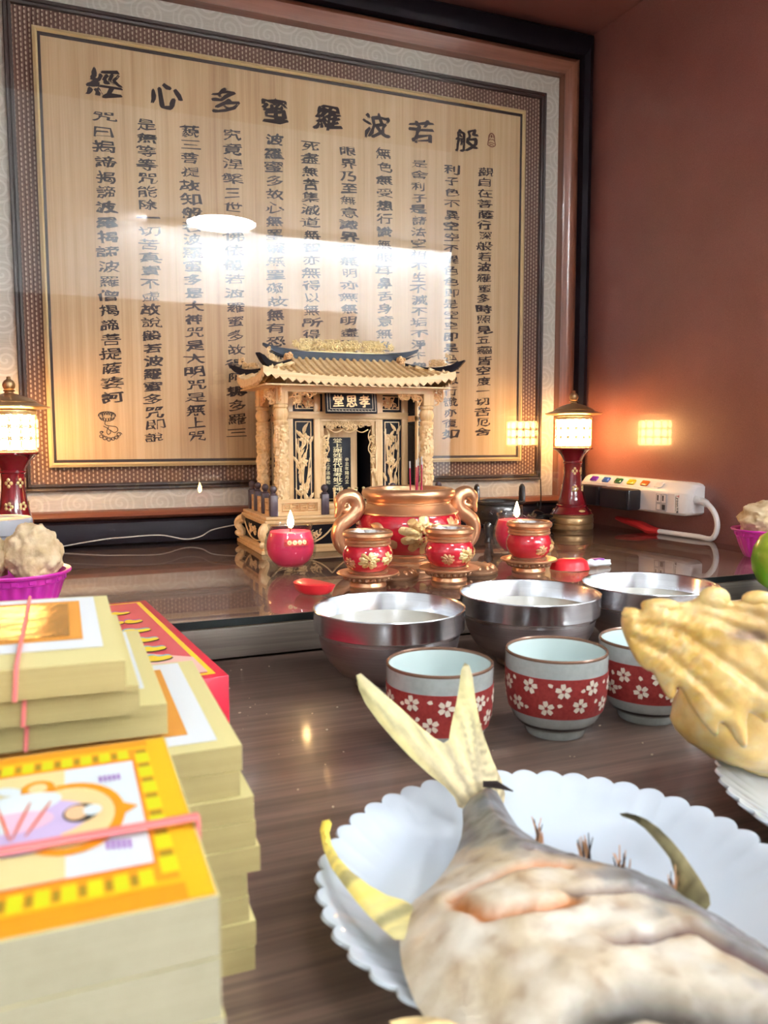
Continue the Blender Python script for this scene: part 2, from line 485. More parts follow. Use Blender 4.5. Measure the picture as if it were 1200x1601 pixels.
_glyphs = {}
def glyph(ch, bold=0.0):
    """outline of one character as a filled flat mesh, centred on its em square"""
    k = (ch, bold)
    if k not in _glyphs:
        c = bpy.data.curves.new('g', 'FONT'); c.body = ch; c.resolution_u = 3; c.offset = bold; c.fill_mode = 'FRONT'
        o = bpy.data.objects.new('g', c); COL.objects.link(o)
        bpy.context.view_layer.update()
        me = bpy.data.meshes.new_from_object(o.evaluated_get(bpy.context.evaluated_depsgraph_get()))
        a = [(v.co.x, v.co.y) for v in me.vertices]; f = [list(p.vertices) for p in me.polygons]
        bpy.data.objects.remove(o); bpy.data.curves.remove(c); bpy.data.meshes.remove(me)
        xs = [p[0] for p in a]; cx = (min(xs) + max(xs)) / 2
        if ord(ch) > 0x2000: cx = .5
        _glyphs[k] = ([(x - cx, y - .38) for x, y in a], f)
    return _glyphs[k]
def write(mb, ch, x, y, w, h, mat, M, z=0.0003, bold=.02, brush=0.0, seed=0, shear=0.0):
    for k, (p, q) in enumerate(((-1, -.6), (1, -.6), (0, .8)) if bold > .004 else ((0, 0),)):
        _write(mb, ch, x + p * bold * w, y + q * bold * h, w, h, mat, M, z + k * .00002, brush, seed, shear)
def _write(mb, ch, x, y, w, h, mat, M, z, brush, seed, shear):
    vs, fs = glyph(ch); rnd = random.Random(seed)
    ph = Vector((rnd.uniform(0, 50), rnd.uniform(0, 50), 0)); out = []
    for a, b in vs:
        if brush:
            n = noise.noise_vector(Vector((a * 3.2, b * 3.2, 0)) + ph)
            n2 = noise.noise_vector(Vector((a * 9, b * 9, 3)) + ph)
            a2 = a + n.x * .13 * brush + n2.x * .05 * brush
            b2 = b + n.y * .13 * brush + n2.y * .05 * brush + shear * a
        else: a2, b2 = a, b + shear * a
        out.append((x + a2 * w, y + b2 * h, z))
    mb.add(out, fs, mat, M)

def smooth(pts, k=2, closed=True):
    """Chaikin corner cutting"""
    for _ in range(k):
        n = len(pts); q = []
        for i in range(n if closed else n - 1):
            a, b = pts[i], pts[(i + 1) % n]
            q.append(tuple(a[j] * .75 + b[j] * .25 for j in range(len(a)))); q.append(tuple(a[j] * .25 + b[j] * .75 for j in range(len(a))))
        if not closed: q = [pts[0]] + q + [pts[-1]]
        pts = q
    return pts
def spline(pts, n=24):
    """Catmull-Rom through the points"""
    P = [Vector(p) for p in pts]; P = [P[0] * 2 - P[1]] + P + [P[-1] * 2 - P[-2]]; out = []
    m = len(P) - 3
    for i in range(n + 1):
        t = i / n * m; k = min(int(t), m - 1); t -= k
        a, b, c, d = P[k:k + 4]
        out.append(.5 * ((2 * b) + (c - a) * t + (2 * a - 5 * b + 4 * c - d) * t * t + (3 * b - a - 3 * c + d) * t ** 3))
    return out
def leaf(mb, x, y, L, w, ang, mat, M, h=.001, z=0.0):
    """a small raised leaf or petal lying on local z"""
    ca, sa = math.cos(ang), math.sin(ang); vs = []; n = 7
    for i in range(n):
        t = i / (n - 1); ww = w * math.sin(PI * t ** .8) * .5
        for k, (q, hh) in enumerate(((-1, 0), (0, h * math.sin(PI * min(max(t, .05), .95))), (1, 0))):
            a, b = t * L, q * ww
            vs.append((x + a * ca - b * sa, y + a * sa + b * ca, z + hh))
    fs = [(i * 3 + k, i * 3 + k + 1, i * 3 + 4 + k, i * 3 + 3 + k) for i in range(n - 1) for k in (0, 1)]
    mb.add(vs, fs, mat, M)
def scrolls(mb, w, h, n, r, seed, mat, M, x0=0, y0=0, mask=None):
    """open-work carving: curling vines and leaves filling a w x h rectangle"""
    rnd = random.Random(seed)
    for k in range(n):
        for _ in range(20):
            x = x0 + rnd.uniform(.12, .88) * w; y = y0 + rnd.uniform(.12, .88) * h
            if mask is None or mask((x - x0) / w, (y - y0) / h): break
        R = min(rnd.uniform(.16, .30) * min(w, h), .009) + r; a0 = rnd.uniform(0, 2 * PI); d = rnd.choice((-1, 1)); P = []
        for i in range(13):
            t = i / 12; rad = R * (1.05 - .8 * t); a = a0 + d * t * 4.4
            px = min(max(x + rad * math.cos(a), x0 + r), x0 + w - r); py = min(max(y + rad * math.sin(a), y0 + r), y0 + h - r)
            P.append((px, py, r * .5 + r * .7 * t))
        mb.tube(P, [r * (.7 + .45 * math.sin(PI * i / 12)) for i in range(13)], mat, 5, M)
        lx = min(max(x + R * .4, x0 + 3 * r), x0 + w - 3 * r); ly = min(max(y, y0 + 3 * r), y0 + h - 3 * r)
        leaf(mb, lx, ly, min(R * 1.0, w * .3), R * .55, a0 + 1, mat, M, r * 1.6, r * .4)
def blossom(mb, x, y, R, mat, M, n=6, h=.0012, z=0.001, mat2=None):
    for k in range(n):
        a = 2 * PI * k / n + .3; leaf(mb, x + R * .12 * math.cos(a), y + R * .12 * math.sin(a), R * .95, R * .8, a, mat, M, h, z)
    mb.ball((x, y, z + h * .8), R * .24, mat2 or mat, 7, 5, M)
def rectframe(mb, x0, x1, y0, y1, t, d, mat, M, z0=0.0):
    for a, b in (((x0, y0), (x1, y0 + t)), ((x0, y1 - t), (x1, y1)), ((x0, y0 + t), (x0 + t, y1 - t)), ((x1 - t, y0 + t), (x1, y1 - t))):
        mb.box((a[0], a[1], z0), (b[0], b[1], z0 + d), mat, M)

ZL, ZT = 0.830, 0.7892          # top of the glass on the altar ledge; top of the offering table

# ------------------------------------------------------------------ the room
def struct(name, mb):
    return tag(mb.build(name), kind='structure')
NF, NZ = .67, 1.776          # front edge and height of the altar niche
def XR(y): return .983 + .05 * (1.36 - y)      # inner face of the niche's right wall
b = MB(); b.box((-1.8, -2.84, -.05), (2.7, 1.5, 0), 'floor_tile'); struct('floor', b)
b = MB(); b.box((-1.8, -2.84, 2.4), (2.7, .68, 2.45), 'ceiling_paint'); struct('ceiling', b)
b = MB(); b.box((-.30, 1.40, 0), (1.15, 1.46, NZ), 'brown_laminate'); struct('wall_back', b)
b = MB()
b.prism([(XR(1.399), 1.399), (XR(NF), NF), (XR(NF) + .06, NF), (XR(1.399) + .06, 1.399)], 0, NZ, 'brown_laminate'); struct('wall_right', b)
b = MB(); b.box((-.24, NF, 0), (-.19, 1.399, NZ), 'brown_laminate'); struct('wall_left', b)
b = MB(); b.box((-.24, NF, NZ + .001), (1.15, 1.46, NZ + .05), 'brown_laminate'); struct('ceiling_niche', b)
b = MB(); b.box((-1.8, NF + .01, 0), (-.401, NF + .09, 2.4), 'wall_paint'); struct('wall_front_left', b)
b = MB(); b.box((XR(NF) + .062, NF + .01, 0), (2.7, NF + .09, 2.4), 'wall_paint'); struct('wall_front_right', b)
b = MB(); b.box((-.401, NF + .01, NZ + .052), (XR(NF) + .062, NF + .09, 2.4), 'wall_paint'); struct('wall_front_top', b)
b = MB(); b.box((-1.8, -2.90, 0), (2.7, -2.84, 2.4), 'wall_paint'); struct('wall_rear', b)
b = MB(); b.box((-1.86, -2.84, 0), (-1.8, .68, 2.4), 'wall_paint'); struct('wall_side_left', b)
b = MB(); b.box((2.7, -2.84, 0), (2.76, .68, 2.4), 'wall_paint'); struct('wall_side_right', b)
b = MB(); b.rbox((-.4, -2.839, 0), (2.0, -2.79, 1.90), 'dark_door', .01); struct('door_1', b)
for nm, x, y, R, lab in (('a', 1.0, -2.57, .215, 'round white ceiling lamp by the far wall, mirrored in the picture glass'),
                    ('b', 1.55, -.05, .22, 'round white ceiling lamp to the right of the offering table'),
                    ('c', .25, -.60, .22, 'added unseen round fill lamp above the front of the offering table'),  # added out of view, for more light in the niche
                    ('d', 2.40, -1.05, .22, 'added unseen round fill lamp in the right part of the room'), ('d', -1.15, -1.5, .22, 'added unseen round fill lamp in the left part of the room')):  # both added out of view, to brighten the niche and its right wall
    t = thing('ceiling_lamp', lab, 'lamp', (x, y, 2.4), 0, 'round ceiling lamps')
    b = MB(); b.lathe([(R + .012, 0), (R + .012, -.03), (R + .004, -.034), (R + .004, -.001)], 'plastic_white', 64); b.build('rim', t)
    b = MB(); b.lathe([(R, -.012), (R, -.03), (R * .9, -.036), (0, -.038)], 'ceiling_lamp_' + nm, 64); b.build('diffuser', t)

t = thing('linear_lamp', 'long slim white lamp under the ceiling, washing the far wall', 'lamp', (1.62, -2.685, 2.4))
b = MB(); b.box((-1.07, .012, -.050), (1.07, .020, 0), 'plastic_white'); b.build('housing', t)
b = MB(); b.box((-1.06, -.012, -.030), (1.06, .0115, -.004), 'wash_light'); b.build('tube', t)

# ------------------------------------------------------------------ altar cabinet, glass sheet, offering table
t = thing('altar_cabinet', 'brown altar cabinet under the glass sheet, its wooden front edge facing the bowls', 'cabinet', (.40, 1.05, 0))
b = MB(); b.rbox((-.565, -.305, .7915), (.570, .345, .8215), 'ledge_wood', .002); b.build('top_board', t)
b = MB(); b.box((-.562, -.28, .8216), (.568, .344, .8222), 'under_glass'); b.build('veneer', t)
b = MB(); b.box((-.55, -.25, .02), (.54, .34, .7912), 'table_wood'); b.build('body', t)
for k in range(2):
    b = MB(); b.rbox((-.53 + k * .535, -.268, .10), (-.53 + k * .535 + .52, -.2502, .70), 'table_wood', .004); d = b.build('door', t)
    b = MB(); b.rbox((-.03 + k * .05, -.285, .38), (-.015 + k * .05, -.2682, .46), 'gold_fillet', .004); b.build('handle', d)
b = MB(); b.box((-.180, .747, .8224), (.977, 1.395, ZL), 'sheet_glass')
b.box((-.180, .7455, .8224), (.977, .7469, ZL - .0006), 'glass_edge')
tag(b.build('glass_sheet'), 'thick clear glass sheet covering the brown altar ledge, mirroring the shrine', 'glass')
t = thing('offering_table', 'dark wood-grain offering table holding the cups, bowls, fish and paper', 'table', (.40, .35, 0))
b = MB(); b.rbox((-.79, -.42, ZT - .03), (.615, .415, ZT), 'table_wood', .002); b.build('tabletop', t)
b = MB()
b.box((-.70, -.36, .66), (.58, -.34, ZT - .0302), 'table_wood'); b.build('apron', t)
b = MB(); b.box((-.70, .36, .66), (.58, .38, ZT - .0302), 'table_wood'); b.build('apron', t)
for x in (-.70, .53):
    for y in (-.34, .31):
        b = MB(); b.rbox((x, y, 0), (x + .05, y + .05, ZT - .0302), 'table_wood', .004); b.build('leg', t)

# ------------------------------------------------------------------ framed calligraphy
fr = thing('framed_calligraphy', 'large glazed frame with black brush calligraphy on a wooden panel, behind the shrine', 'framed calligraphy', (.408, 1.399, ZL))
fx, fz, fy, FK = .408, ZL, 1.399, 1.03
def RR(x0, x1, z0, z1, y): return (x0 * FK - fx, x1 * FK - fx, max(z0 * FK + 1 - fz, .0005), z1 * FK + 1 - fz, y * FK - fy)
b = MB()
b.rings([RR(-.156, .948, -.169, .746, 1.356), RR(-.156, .948, -.169, .746, 1.306), RR(-.150, .942, -.163, .740, 1.299), RR(-.143, .935, -.145, .718, 1.297), RR(-.135, .927, -.131, .706, 1.303), RR(-.133, .925, -.128, .704, 1.316), RR(-.133, .925, -.128, .704, 1.356)], 'black_moulding')
b.build('outer_frame', fr)
b = MB()
b.rings([RR(-.133, .925, -.128, .704, 1.330), RR(-.133, .925, -.128, .704, 1.3165), RR(-.127, .919, -.125, .700, 1.311), RR(-.118, .910, -.121, .693, 1.308), RR(-.109, .901, -.117, .684, 1.311), RR(-.101, .893, -.113, .674, 1.317), RR(-.098, .89, -.112, .671, 1.331)], 'brown_moulding', mat_v='brown_moulding_v')
b.build('wood_frame', fr)
b = MB(); q = RR(-.120, .912, -.122, .690, 1.331); b.box((q[0], q[4], q[2]), (q[1], q[4] + .006, q[3]), 'scroll_cloth'); b.build('cream_mat', fr)
b = MB()
b.rings([RR(-.057, .859, -.081, .637, 1.331), RR(-.057, .859, -.081, .637, 1.324), RR(-.0555, .8575, -.0795, .6355, 1.3225), RR(-.0525, .8545, -.0765, .6325, 1.3235), RR(-.0515, .8535, -.0755, .6315, 1.3255), RR(-.0495, .8515, -.0735, .6295, 1.3235), RR(-.0465, .8485, -.0705, .6265, 1.3240), RR(-.045, .847, -.069, .625, 1.331)], 'dark_moulding')
b.build('inner_frame', fr)
b = MB(); q = RR(-.050, .852, -.074, .630, 1.3285); b.box((q[0], q[4], q[2]), (q[1], q[4] + .002, q[3]), 'woven_mat'); b.build('woven_mat', fr)
b = MB()
b.rings([RR(-.019, .811, -.044, .597, 1.3285), RR(-.019, .811, -.044, .597, 1.318), RR(-.0145, .8065, -.0395, .5925, 1.315), RR(-.012, .804, -.037, .590, 1.318), RR(-.012, .804, -.037, .590, 1.3285)], 'gold_fillet')
b.build('gold_fillet', fr)
b = MB(); b.rings([RR(-.012, .804, -.037, .590, 1.3195), RR(-.008, .800, -.0325, .585, 1.3198)], 'dark_line', closed=False); b.build('dark_border', fr)
b = MB(); q = RR(-.012, .804, -.037, .590, 1.320); b.box((q[0], q[4], q[2]), (q[1], q[4] + .008, q[3]), 'panel_wood'); panel = b.build('wood_panel', fr)
PM = frame((-fx, 1.320 * FK - fy, 1 - fz), (1, 0, 0), (0, 0, 1)) @ Matrix.Diagonal((FK, FK, 1, 1))     # panel plane: local x, z of the room (camera height = 0)
for k, (ch, x, z) in enumerate(zip('經心多蜜羅波若般', (.079, .169, .260, .341, .430, .517, .602, .690), (.531, .529, .532, .530, .533, .531, .531, .530))):
    b = MB(); write(b, ch, x, z, .050, .041, 'panel_ink', PM, .0004, .026, 1.0, 7 * k + 3, .12); b.build('title_character', panel)
cols = [('觀自在菩薩行深般若波羅蜜多時照見五蘊皆空度一切苦厄舍', .7285, .479, .011),
        ('利子色不異空空不異色色即是空空即是色受想行識亦復如', .661, .475, .007),
        ('是舍利子是諸法空相不生不滅不垢不淨不增不減是故空中', .5975, .478, .010),
        ('無色無受想行識無眼耳鼻舌身意無色聲香味觸法無', .5315, .486, .03),
        ('眼界乃至無意識界無無明亦無無明盡乃至無老死亦無老', .4665, .482, .02),
        ('死盡無苦集滅道無智亦無得以無所得故菩提薩埵依般若', .3995, .482, .01),
        ('波羅蜜多故心無罣礙無罣礙故無有恐怖遠離顛倒夢想', .338, .484, .01),
        ('究竟涅槃三世諸佛依般若波羅蜜多故得阿耨多羅三', .270, .483, .009),
        ('藐三菩提故知般若波羅蜜多是大神咒是大明咒是無上咒', .203, .479, .004),
        ('是無等等咒能除一切苦真實不虛故說般若波羅蜜多咒即說', .1375, .480, .002),
        ('咒曰揭諦揭諦波羅揭諦波羅僧揭諦菩提薩婆訶', .076, .483, .064)]
for c, (txt, x, z0, z1) in enumerate(cols):
    b = MB(); n = len(txt); st = (z0 - z1) / (n - 1); rnd = random.Random(c + 5)
    for k, ch in enumerate(txt):
        wd = rnd.uniform(.028, .036); ht = min(st, .021) * rnd.uniform(.76, .92)
        write(b, ch, x + rnd.uniform(-.0015, .0015), z0 - k * st, wd, ht, 'panel_ink', PM, .0004, rnd.choice((.008, .014, .02, .034)), 1.0, c * 50 + k, .14)
    b.build('sutra_column', panel)
b = MB()       # small lotus on clouds
def curve(pts, r=.0006): b.tube([(x, z, .0004) for x, z in smooth(pts, 2, False)], r, 'panel_ink', 5, PM, flat=.3)
lx, lz = .0706, .0173
for k in range(9):
    a = PI * (k + .5) / 9; ox, oz = lx - .004 + .010 * math.cos(a), lz + .017 + .0035 * math.sin(a)
    curve([(ox - .003, oz - .001), (ox - .0025, oz + .003), (ox, oz + .0042), (ox + .0025, oz + .003), (ox + .003, oz - .001)])
for k in range(7):
    a = PI + PI * (k + .5) / 7; ox, oz = lx - .004 + .009 * math.cos(a), lz + .0165 + .0045 * math.sin(a)
    curve([(ox - .0025, oz + .002), (ox - .002, oz - .0025), (ox + .002, oz - .0025), (ox + .0025, oz + .002)])
curve([(lx - .006, lz + .011), (lx - .008, lz + .006), (lx - .006, lz + .003), (lx + .002, lz + .002), (lx + .010, lz + .001), (lx + .012, lz - .005), (lx + .006, lz - .009), (lx, lz - .004)])
curve([(lx - .010, lz + .002), (lx - .004, lz - .001), (lx + .002, lz - .007), (lx - .003, lz - .012), (lx - .006, lz - .007), (lx - .002, lz + .001)])
for ox, oz, R in ((-.013, -.014, .004), (-.008, -.017, .0045), (-.002, -.019, .0045), (.004, -.018, .004), (.009, -.016, .004), (.013, -.011, .0045), (-.013, -.008, .003)):
    curve([(lx + ox + R * (1 - i * .055) * math.cos(.7 * i), lz + oz + R * .8 * (1 - i * .055) * math.sin(.7 * i)) for i in range(12)])
b.build('lotus_drawing', panel)
b = MB()       # small red-brown seated-figure seal
sxx, szz = .7407, .5369
def curve2(pts, r=.0007): b.tube([(sxx + x, szz + z, .0004) for x, z in smooth(pts, 2, False)], r, 'panel_seal', 5, PM, flat=.3)
curve2([(-.008, -.010), (-.0075, -.006), (-.006, -.002), (-.006, .007), (0, .012), (.006, .007), (.006, -.002), (.0075, -.006), (.008, -.010), (0, -.0135), (-.008, -.010)], .0009)
curve2([(-.004, .003), (-.004, .0085), (0, .0105), (.004, .0085), (.004, .003)])
curve2([(-.0065, -.003), (-.003, .001), (0, -.001), (.003, .001), (.0065, -.003)])
curve2([(-.006, -.007), (0, -.005), (.006, -.007)]); curve2([(-.004, -.010), (0, -.0085), (.004, -.010)])
b.ball((sxx, szz + .0055, .0003), (.0018, .0026, .0006), 'panel_seal', 8, 6, PM)
b.build('seal_mark', panel)
b = MB(); q = RR(-.099, .891, -.113, .672, 1.3115); b.box((q[0], q[4], q[2]), (q[1], q[4] + .0025, q[3]), 'clear_glass'); b.build('glass_pane', fr)

# ------------------------------------------------------------------ ancestral shrine
sh = thing('ancestral_shrine', 'carved wooden ancestral shrine with tiled roof and black plaque, in front of the calligraphy', 'shrine', (.422, 1.225, ZL))
WD, WV = 'shrine_wood', 'shrine_wood_v'
def front(y): return frame((0, y, 0), (1, 0, 0), (0, 0, 1))            # local x, z seen from the front
def left(x): return frame((x, 0, 0), (0, -1, 0), (0, 0, 1))            # the same for the left flank
def right(x): return frame((x, 0, 0), (0, 1, 0), (0, 0, 1))
# base
b = MB()
b.rbox((-.158, -.088, 0), (.158, .088, .006), WD, .001); b.rbox((-.155, -.085, .0061), (.155, .085, .0105), WD, .001); b.build('base_board', sh)
b = MB()
b.box((-.146, -.076, .0105), (.146, .076, .040), 'shrine_black')
b.build('plinth_core', sh)
b = MB()
for M, w in ((front(-.0765), .280), (left(-.1465), .146), (right(.1465), .146)):
    n = 3 if w > .2 else 1
    for k in range(n):
        x0 = -w / 2 + k * w / n; ww = w / n
        scrolls(b, ww * .74, .022, 14, .0010, 10 + k, 'carved_wood', M, x0 + ww * .13, .014)
        blossom(b, x0 + ww / 2, .027, .008, 'carved_wood', M, 7, .002, .001)
        b.tube([(x0 + ww * t, .0115 + .022 * abs(2 * t - 1) ** 2.5 + .001, .001) for t in [i / 16 for i in range(17)]], .0013, 'carved_wood', 6, M)
b.build('plinth_carving', sh)
for sx in (-1, 1):
    for sy in (-1, 1):      # curled corner feet
        b = MB()
        P = [(sx * .148, sy * .078, .040), (sx * .155, sy * .085, .035), (sx * .156, sy * .086, .027), (sx * .150, sy * .080, .018), (sx * .151, sy * .081, .012), (sx * .156, sy * .086, .013)]
        b.tube(spline(P, 14), [.0075 - .003 * i / 14 for i in range(15)], 'carved_wood', 8)
        b.ball((sx * .157, sy * .087, .0145), .0048, 'carved_wood', 8, 6); b.build('corner_foot', sh)
b = MB()
b.rbox((-.147, -.078, .0402), (.147, .078, .0435), WD, .001); b.rbox((-.151, -.083, .0436), (.151, .083, .049), WD, .0015); b.rbox((-.149, -.081, .0491), (.149, .081, .0545), WD, .0015)
b.build('floor_slab', sh)
# balustrade
def fret(b, x0, x1, M):
    z0, z1 = .0548, .079
    rectframe(b, x0, x1, z0, z1, .0055, .005, WD, M, -.0025)
    b.box((x0 + .005, z0 + .005, -.0012), (x1 - .005, z1 - .005, -.0006), 'carved_orange', M)
    a, c, d, e = x0 + .008, x1 - .008, z0 + .008, z1 - .008; m = (a + c) / 2; r = .0009
    for s0, s1 in ((a, m - .0015), (c, m + .0015)):
        w = s1 - s0
        for pts in ([(0, .0), (0, 1), (.45, 1), (.45, .35), (.2, .35), (.2, .65)], [(.6, 1), (1, 1), (1, 0), (.62, 0), (.62, .6), (.82, .6)], [(0, 0), (.5, 0)]):
            b.tube([(s0 + u * w, d + v * (e - d), .0008) for u, v in pts], r, 'carved_wood', 4, M)
def post(x, y):
    b = MB(); b.rbox((x - .0058, y - .0058, .0546), (x + .0058, y + .0058, .086), 'post_dark', .001)
    b.lathe([(.0048, .086), (.0052, .0875), (.0030, .089), (.0036, .0905)], 'post_dark', 12, T(x, y, 0)); b.ball((x, y, .0948), .0056, 'post_dark', 12, 8)
    b.build('balustrade_post', sh)
for x in (-.135, -.056, .056, .135): post(x, -.071)
for s in (-1, 1):
    for y in (-.02, .03, .071): post(s * .135, y)
for x0, x1, M in ((-.129, -.062, front(-.071)), (.062, .129, front(-.071)), (.026, .065, left(-.135)), (-.024, .014, left(-.135)), (-.065, -.036, left(-.135)), (-.065, -.026, right(.135)), (-.014, .024, right(.135)), (.036, .065, right(.135))):
    b = MB(); fret(b, x0, x1, M); b.build('balustrade_panel', sh)
b = MB()     # steps and the little gold fence before the door
b.rbox((-.049, -.074, .0546), (.049, -.03, .0625), WD, .001); b.rbox((-.047, -.066, .0626), (.047, -.028, .0705), WD, .001)
scrolls(b, .09, .006, 8, .0006, 3, 'carved_wood', front(-.0741), -.045, .0555)
b.build('step', sh)
b = MB()
for k in range(7):
    x = -.036 + k * .012
    b.lathe([(.0014, .0706), (.0014, .088), (.0024, .089), (.0018, .0905), (.0028, .093), (.001, .0945)], 'ridge_gold', 8, T(x, -.058, 0))
    if k < 6: b.tube([(x + .012 * t, -.058, .0765 + .004 * math.sin(PI * t)) for t in [i / 6 for i in range(7)]], .0011, 'ridge_gold', 5)
b.build('door_fence', sh)
# columns with dragon carving
def column(x, y):
    b = MB(); M = T(x, y, 0); sd = x * 40 + y * 70
    b.lathe([(.0125, .0546), (.0125, .057), (.0105, .059)], WV, 24, M)
    def carve(u, v):
        a = u * 2 * PI; z = .059 + v * .131
        w = math.sin(a * 1 - z * 150 + sd) + .6 * math.sin(a * 2 + z * 310 + sd * 2)
        n = noise.noise(Vector((math.cos(a) * 3.2 + sd, math.sin(a) * 3.2, z * 230))) + .7 * noise.noise(Vector((math.cos(a) * 7, math.sin(a) * 7 + sd, z * 500)))
        r = .0102 + .0011 * max(-.6, w * .6) + .0024 * n * (1 if .02 < v < .98 else 0)
        return (r * math.cos(a), r * math.sin(a), z)
    b.grid(40, 90, carve, 'carved_wood', M, True)
    b.lathe([(.0102, .19), (.0112, .1915), (.0112, .1945), (.0085, .197), (.0105, .201), (.0118, .206), (.0105, .211), (.0086, .214), (.0108, .216), (.0108, .219), (.0085, .2205)], WV, 24, M)
    b.rbox((-.009, -.009, .2205), (.009, .009, .247), WV, .0012, 2, M)
    b.build('column', sh)
for x in (-.119, .119):
    for y in (-.06, .056): column(x, y)
# bracket carvings at the column heads
for M, segs in ((front(-.064), ((-.146, .018), (-.110, .050), (.060, .050), (.128, .018))), (left(-.123), ((.068, .016), (.018, .032), (-.047, .032), (-.080, .015))), (right(.123), ((.022, .03), (-.05, .03)))):
    for x0, w in segs:
        b = MB()
        hi = .028 if w < .03 else .026
        tri = (lambda u, v, x0=x0, w=w: v > (.75 * u if (x0 > -.12 and x0 < 0) else .75 * (1 - u)) * (1 if w > .03 else .5))
        scrolls(b, w, hi, 16 if w > .03 else 10, .0014, int(x0 * 999), 'carved_orange', M, x0, .247 - hi, tri)
        b.box((x0, .2445, -.0006), (x0 + w, .247, .0018), WD, M); b.build('bracket_carving', sh)
# hall
YB = -.025
b = MB()
b.box((-.101, YB + .004, .0546), (-.0405, .064, .2465), WV); b.box((.0405, YB + .004, .0546), (.101, .064, .2465), WV)
b.box((-.0405, YB + .004, .190), (.0405, .064, .2465), WV); b.box((-.0405, .060, .0546), (.0405, .064, .190), 'shrine_black')
b.box((-.0404, YB + .06, .0546), (-.0398, .0598, .1899), 'shrine_black'); b.box((.0398, YB + .01, .0546), (.0404, .0598, .1899), 'shrine_black')
b.box((-.125, -.07, .2385), (.125, .066, .2465), WD)
b.build('hall_wall', sh)
b = MB()      # front timber frame
for x0, x1 in ((-.103, -.091), (-.0575, -.0475), (.0475, .0575), (.091, .103)): b.rbox((x0, YB - .001, .0547), (x1, YB + .0038, .2462), WV, .0008)
for z0, z1 in ((.200, .211), (.2405, .2462)): b.rbox((-.102, YB - .0018, z0), (.102, YB + .0036, z1), WD, .0008)
b.build('timber_frame', sh)
def relief_panel(name, x0, x1, z0, z1, M, seed, tall):
    b = MB(); b.box((x0, z0, 0), (x1, z1, .0022), 'shrine_black', M)
    m = .0035; a, c, d, e = x0 + m, x1 - m, z0 + m, z1 - m
    rectframe(b, a, c, d, e, .0013, .0034, 'carved_wood', M)
    rnd = random.Random(seed); w, h = c - a, e - d; ZM = M @ T(0, 0, .0022)
    if tall:
        for k in range(5):
            ox = a + w * (.2 + .15 * k); P = [(min(max(ox + w * .22 * math.sin(4.5 * t + k) * (1 - .3 * t), a + .002), c - .002), d + h * t * rnd.uniform(.75, .98), .0009) for t in [i / 14 for i in range(15)]]
            b.tube(P, [.0017 - .0009 * i / 14 for i in range(15)], 'carved_wood', 5, ZM)
        for k in range(24):
            leaf(b, a + w * rnd.uniform(.15, .85), d + h * k / 26, h * .13, w * .20, PI / 2 + rnd.uniform(-.7, .7), 'carved_wood', ZM, .0016)
        for fz in (.20, .52, .80): blossom(b, a + w * rnd.uniform(.4, .6), d + h * fz, w * .34, 'carved_wood', ZM, 6, .0016, .0008, 'ridge_gold')
    else:
        scrolls(b, w, h, 16, .0008, seed, 'carved_wood', ZM, a, d)
        blossom(b, (a + c) / 2, (d + e) / 2, h * .42, 'carved_orange', ZM, 8, .0018, .0006, 'ridge_gold')
    b.build(name, sh)
for x0, x1, sd in ((-.0905, -.058, 4), (.058, .0905, 9)): relief_panel('flower_panel', x0, x1, .0605, .1995, front(YB + .0045), sd, True)
for x0, x1, sd in ((-.0905, -.043, 14), (.043, .0905, 19)): relief_panel('upper_panel', x0, x1, .2115, .240, front(YB + .0045), sd, False)
for sgn, F in ((1, left(-.1012)), (-1, right(.1012))):
    b = MB()
    for y0, y1 in ((-.062, -.054), (.013, .021)): b.rbox((y0, .0547, 0), (y1, .246, .003), WV, .0006, 1, F)
    for z0, z1 in ((.0547, .061), (.0875, .094), (.196, .205), (.238, .246)): b.rbox((-.062, z0, 0), (.021, z1, .0034), 'carved_orange', .0006, 1, F)
    b.build('flank_frame', sh)
    relief_panel('flank_panel', -.053, .012, .0945, .1955, F, 31, True)
    relief_panel('flank_panel', -.053, .012, .2055, .2375, F, 33, False)
    relief_panel('flank_panel', -.053, .012, .0615, .087, F, 35, False)
# doorway fretwork
b = MB(); M = front(YB + .001)
b.box((-.0475, .1965, -.001), (.0475, .1995, .002), 'carved_wood', M)
b.box((-.0475, .1005, -.001), (-.0455, .197, .002), 'carved_wood', M); b.box((.0455, .1005, -.001), (.0475, .197, .002), 'carved_wood', M)
scrolls(b, .091, .017, 26, .0009, 41, 'carved_wood', M, -.0455, .180, lambda u, v: v > .5 - .45 * abs(2 * u - 1) - .12 * math.cos(4 * PI * u))
blossom(b, 0, .1895, .0075, 'carved_wood', M, 8, .002, .0006)
b.tube([(-.0325 + .065 * t, .1835 - .0045 * abs(math.sin(3 * PI * t)), .0006) for t in [i / 30 for i in range(31)]], .0010, 'carved_wood', 5, M)
for s in (-1, 1):
    scrolls(b, .0125, .078, 22, .0009, 43 + s, 'carved_wood', M, -.0455 if s < 0 else .033, .104, lambda u, v, s=s: (u if s < 0 else 1 - u) < .45 + .6 * v)
    b.tube([(s * (.0465 - .0135 * min(1, t * 1.7) * (.75 + .25 * abs(math.sin(4 * PI * t)))), .103 + .080 * t, .0006) for t in [i / 30 for i in range(31)]], .0010, 'carved_wood', 5, M)
b.build('door_fretwork', sh)
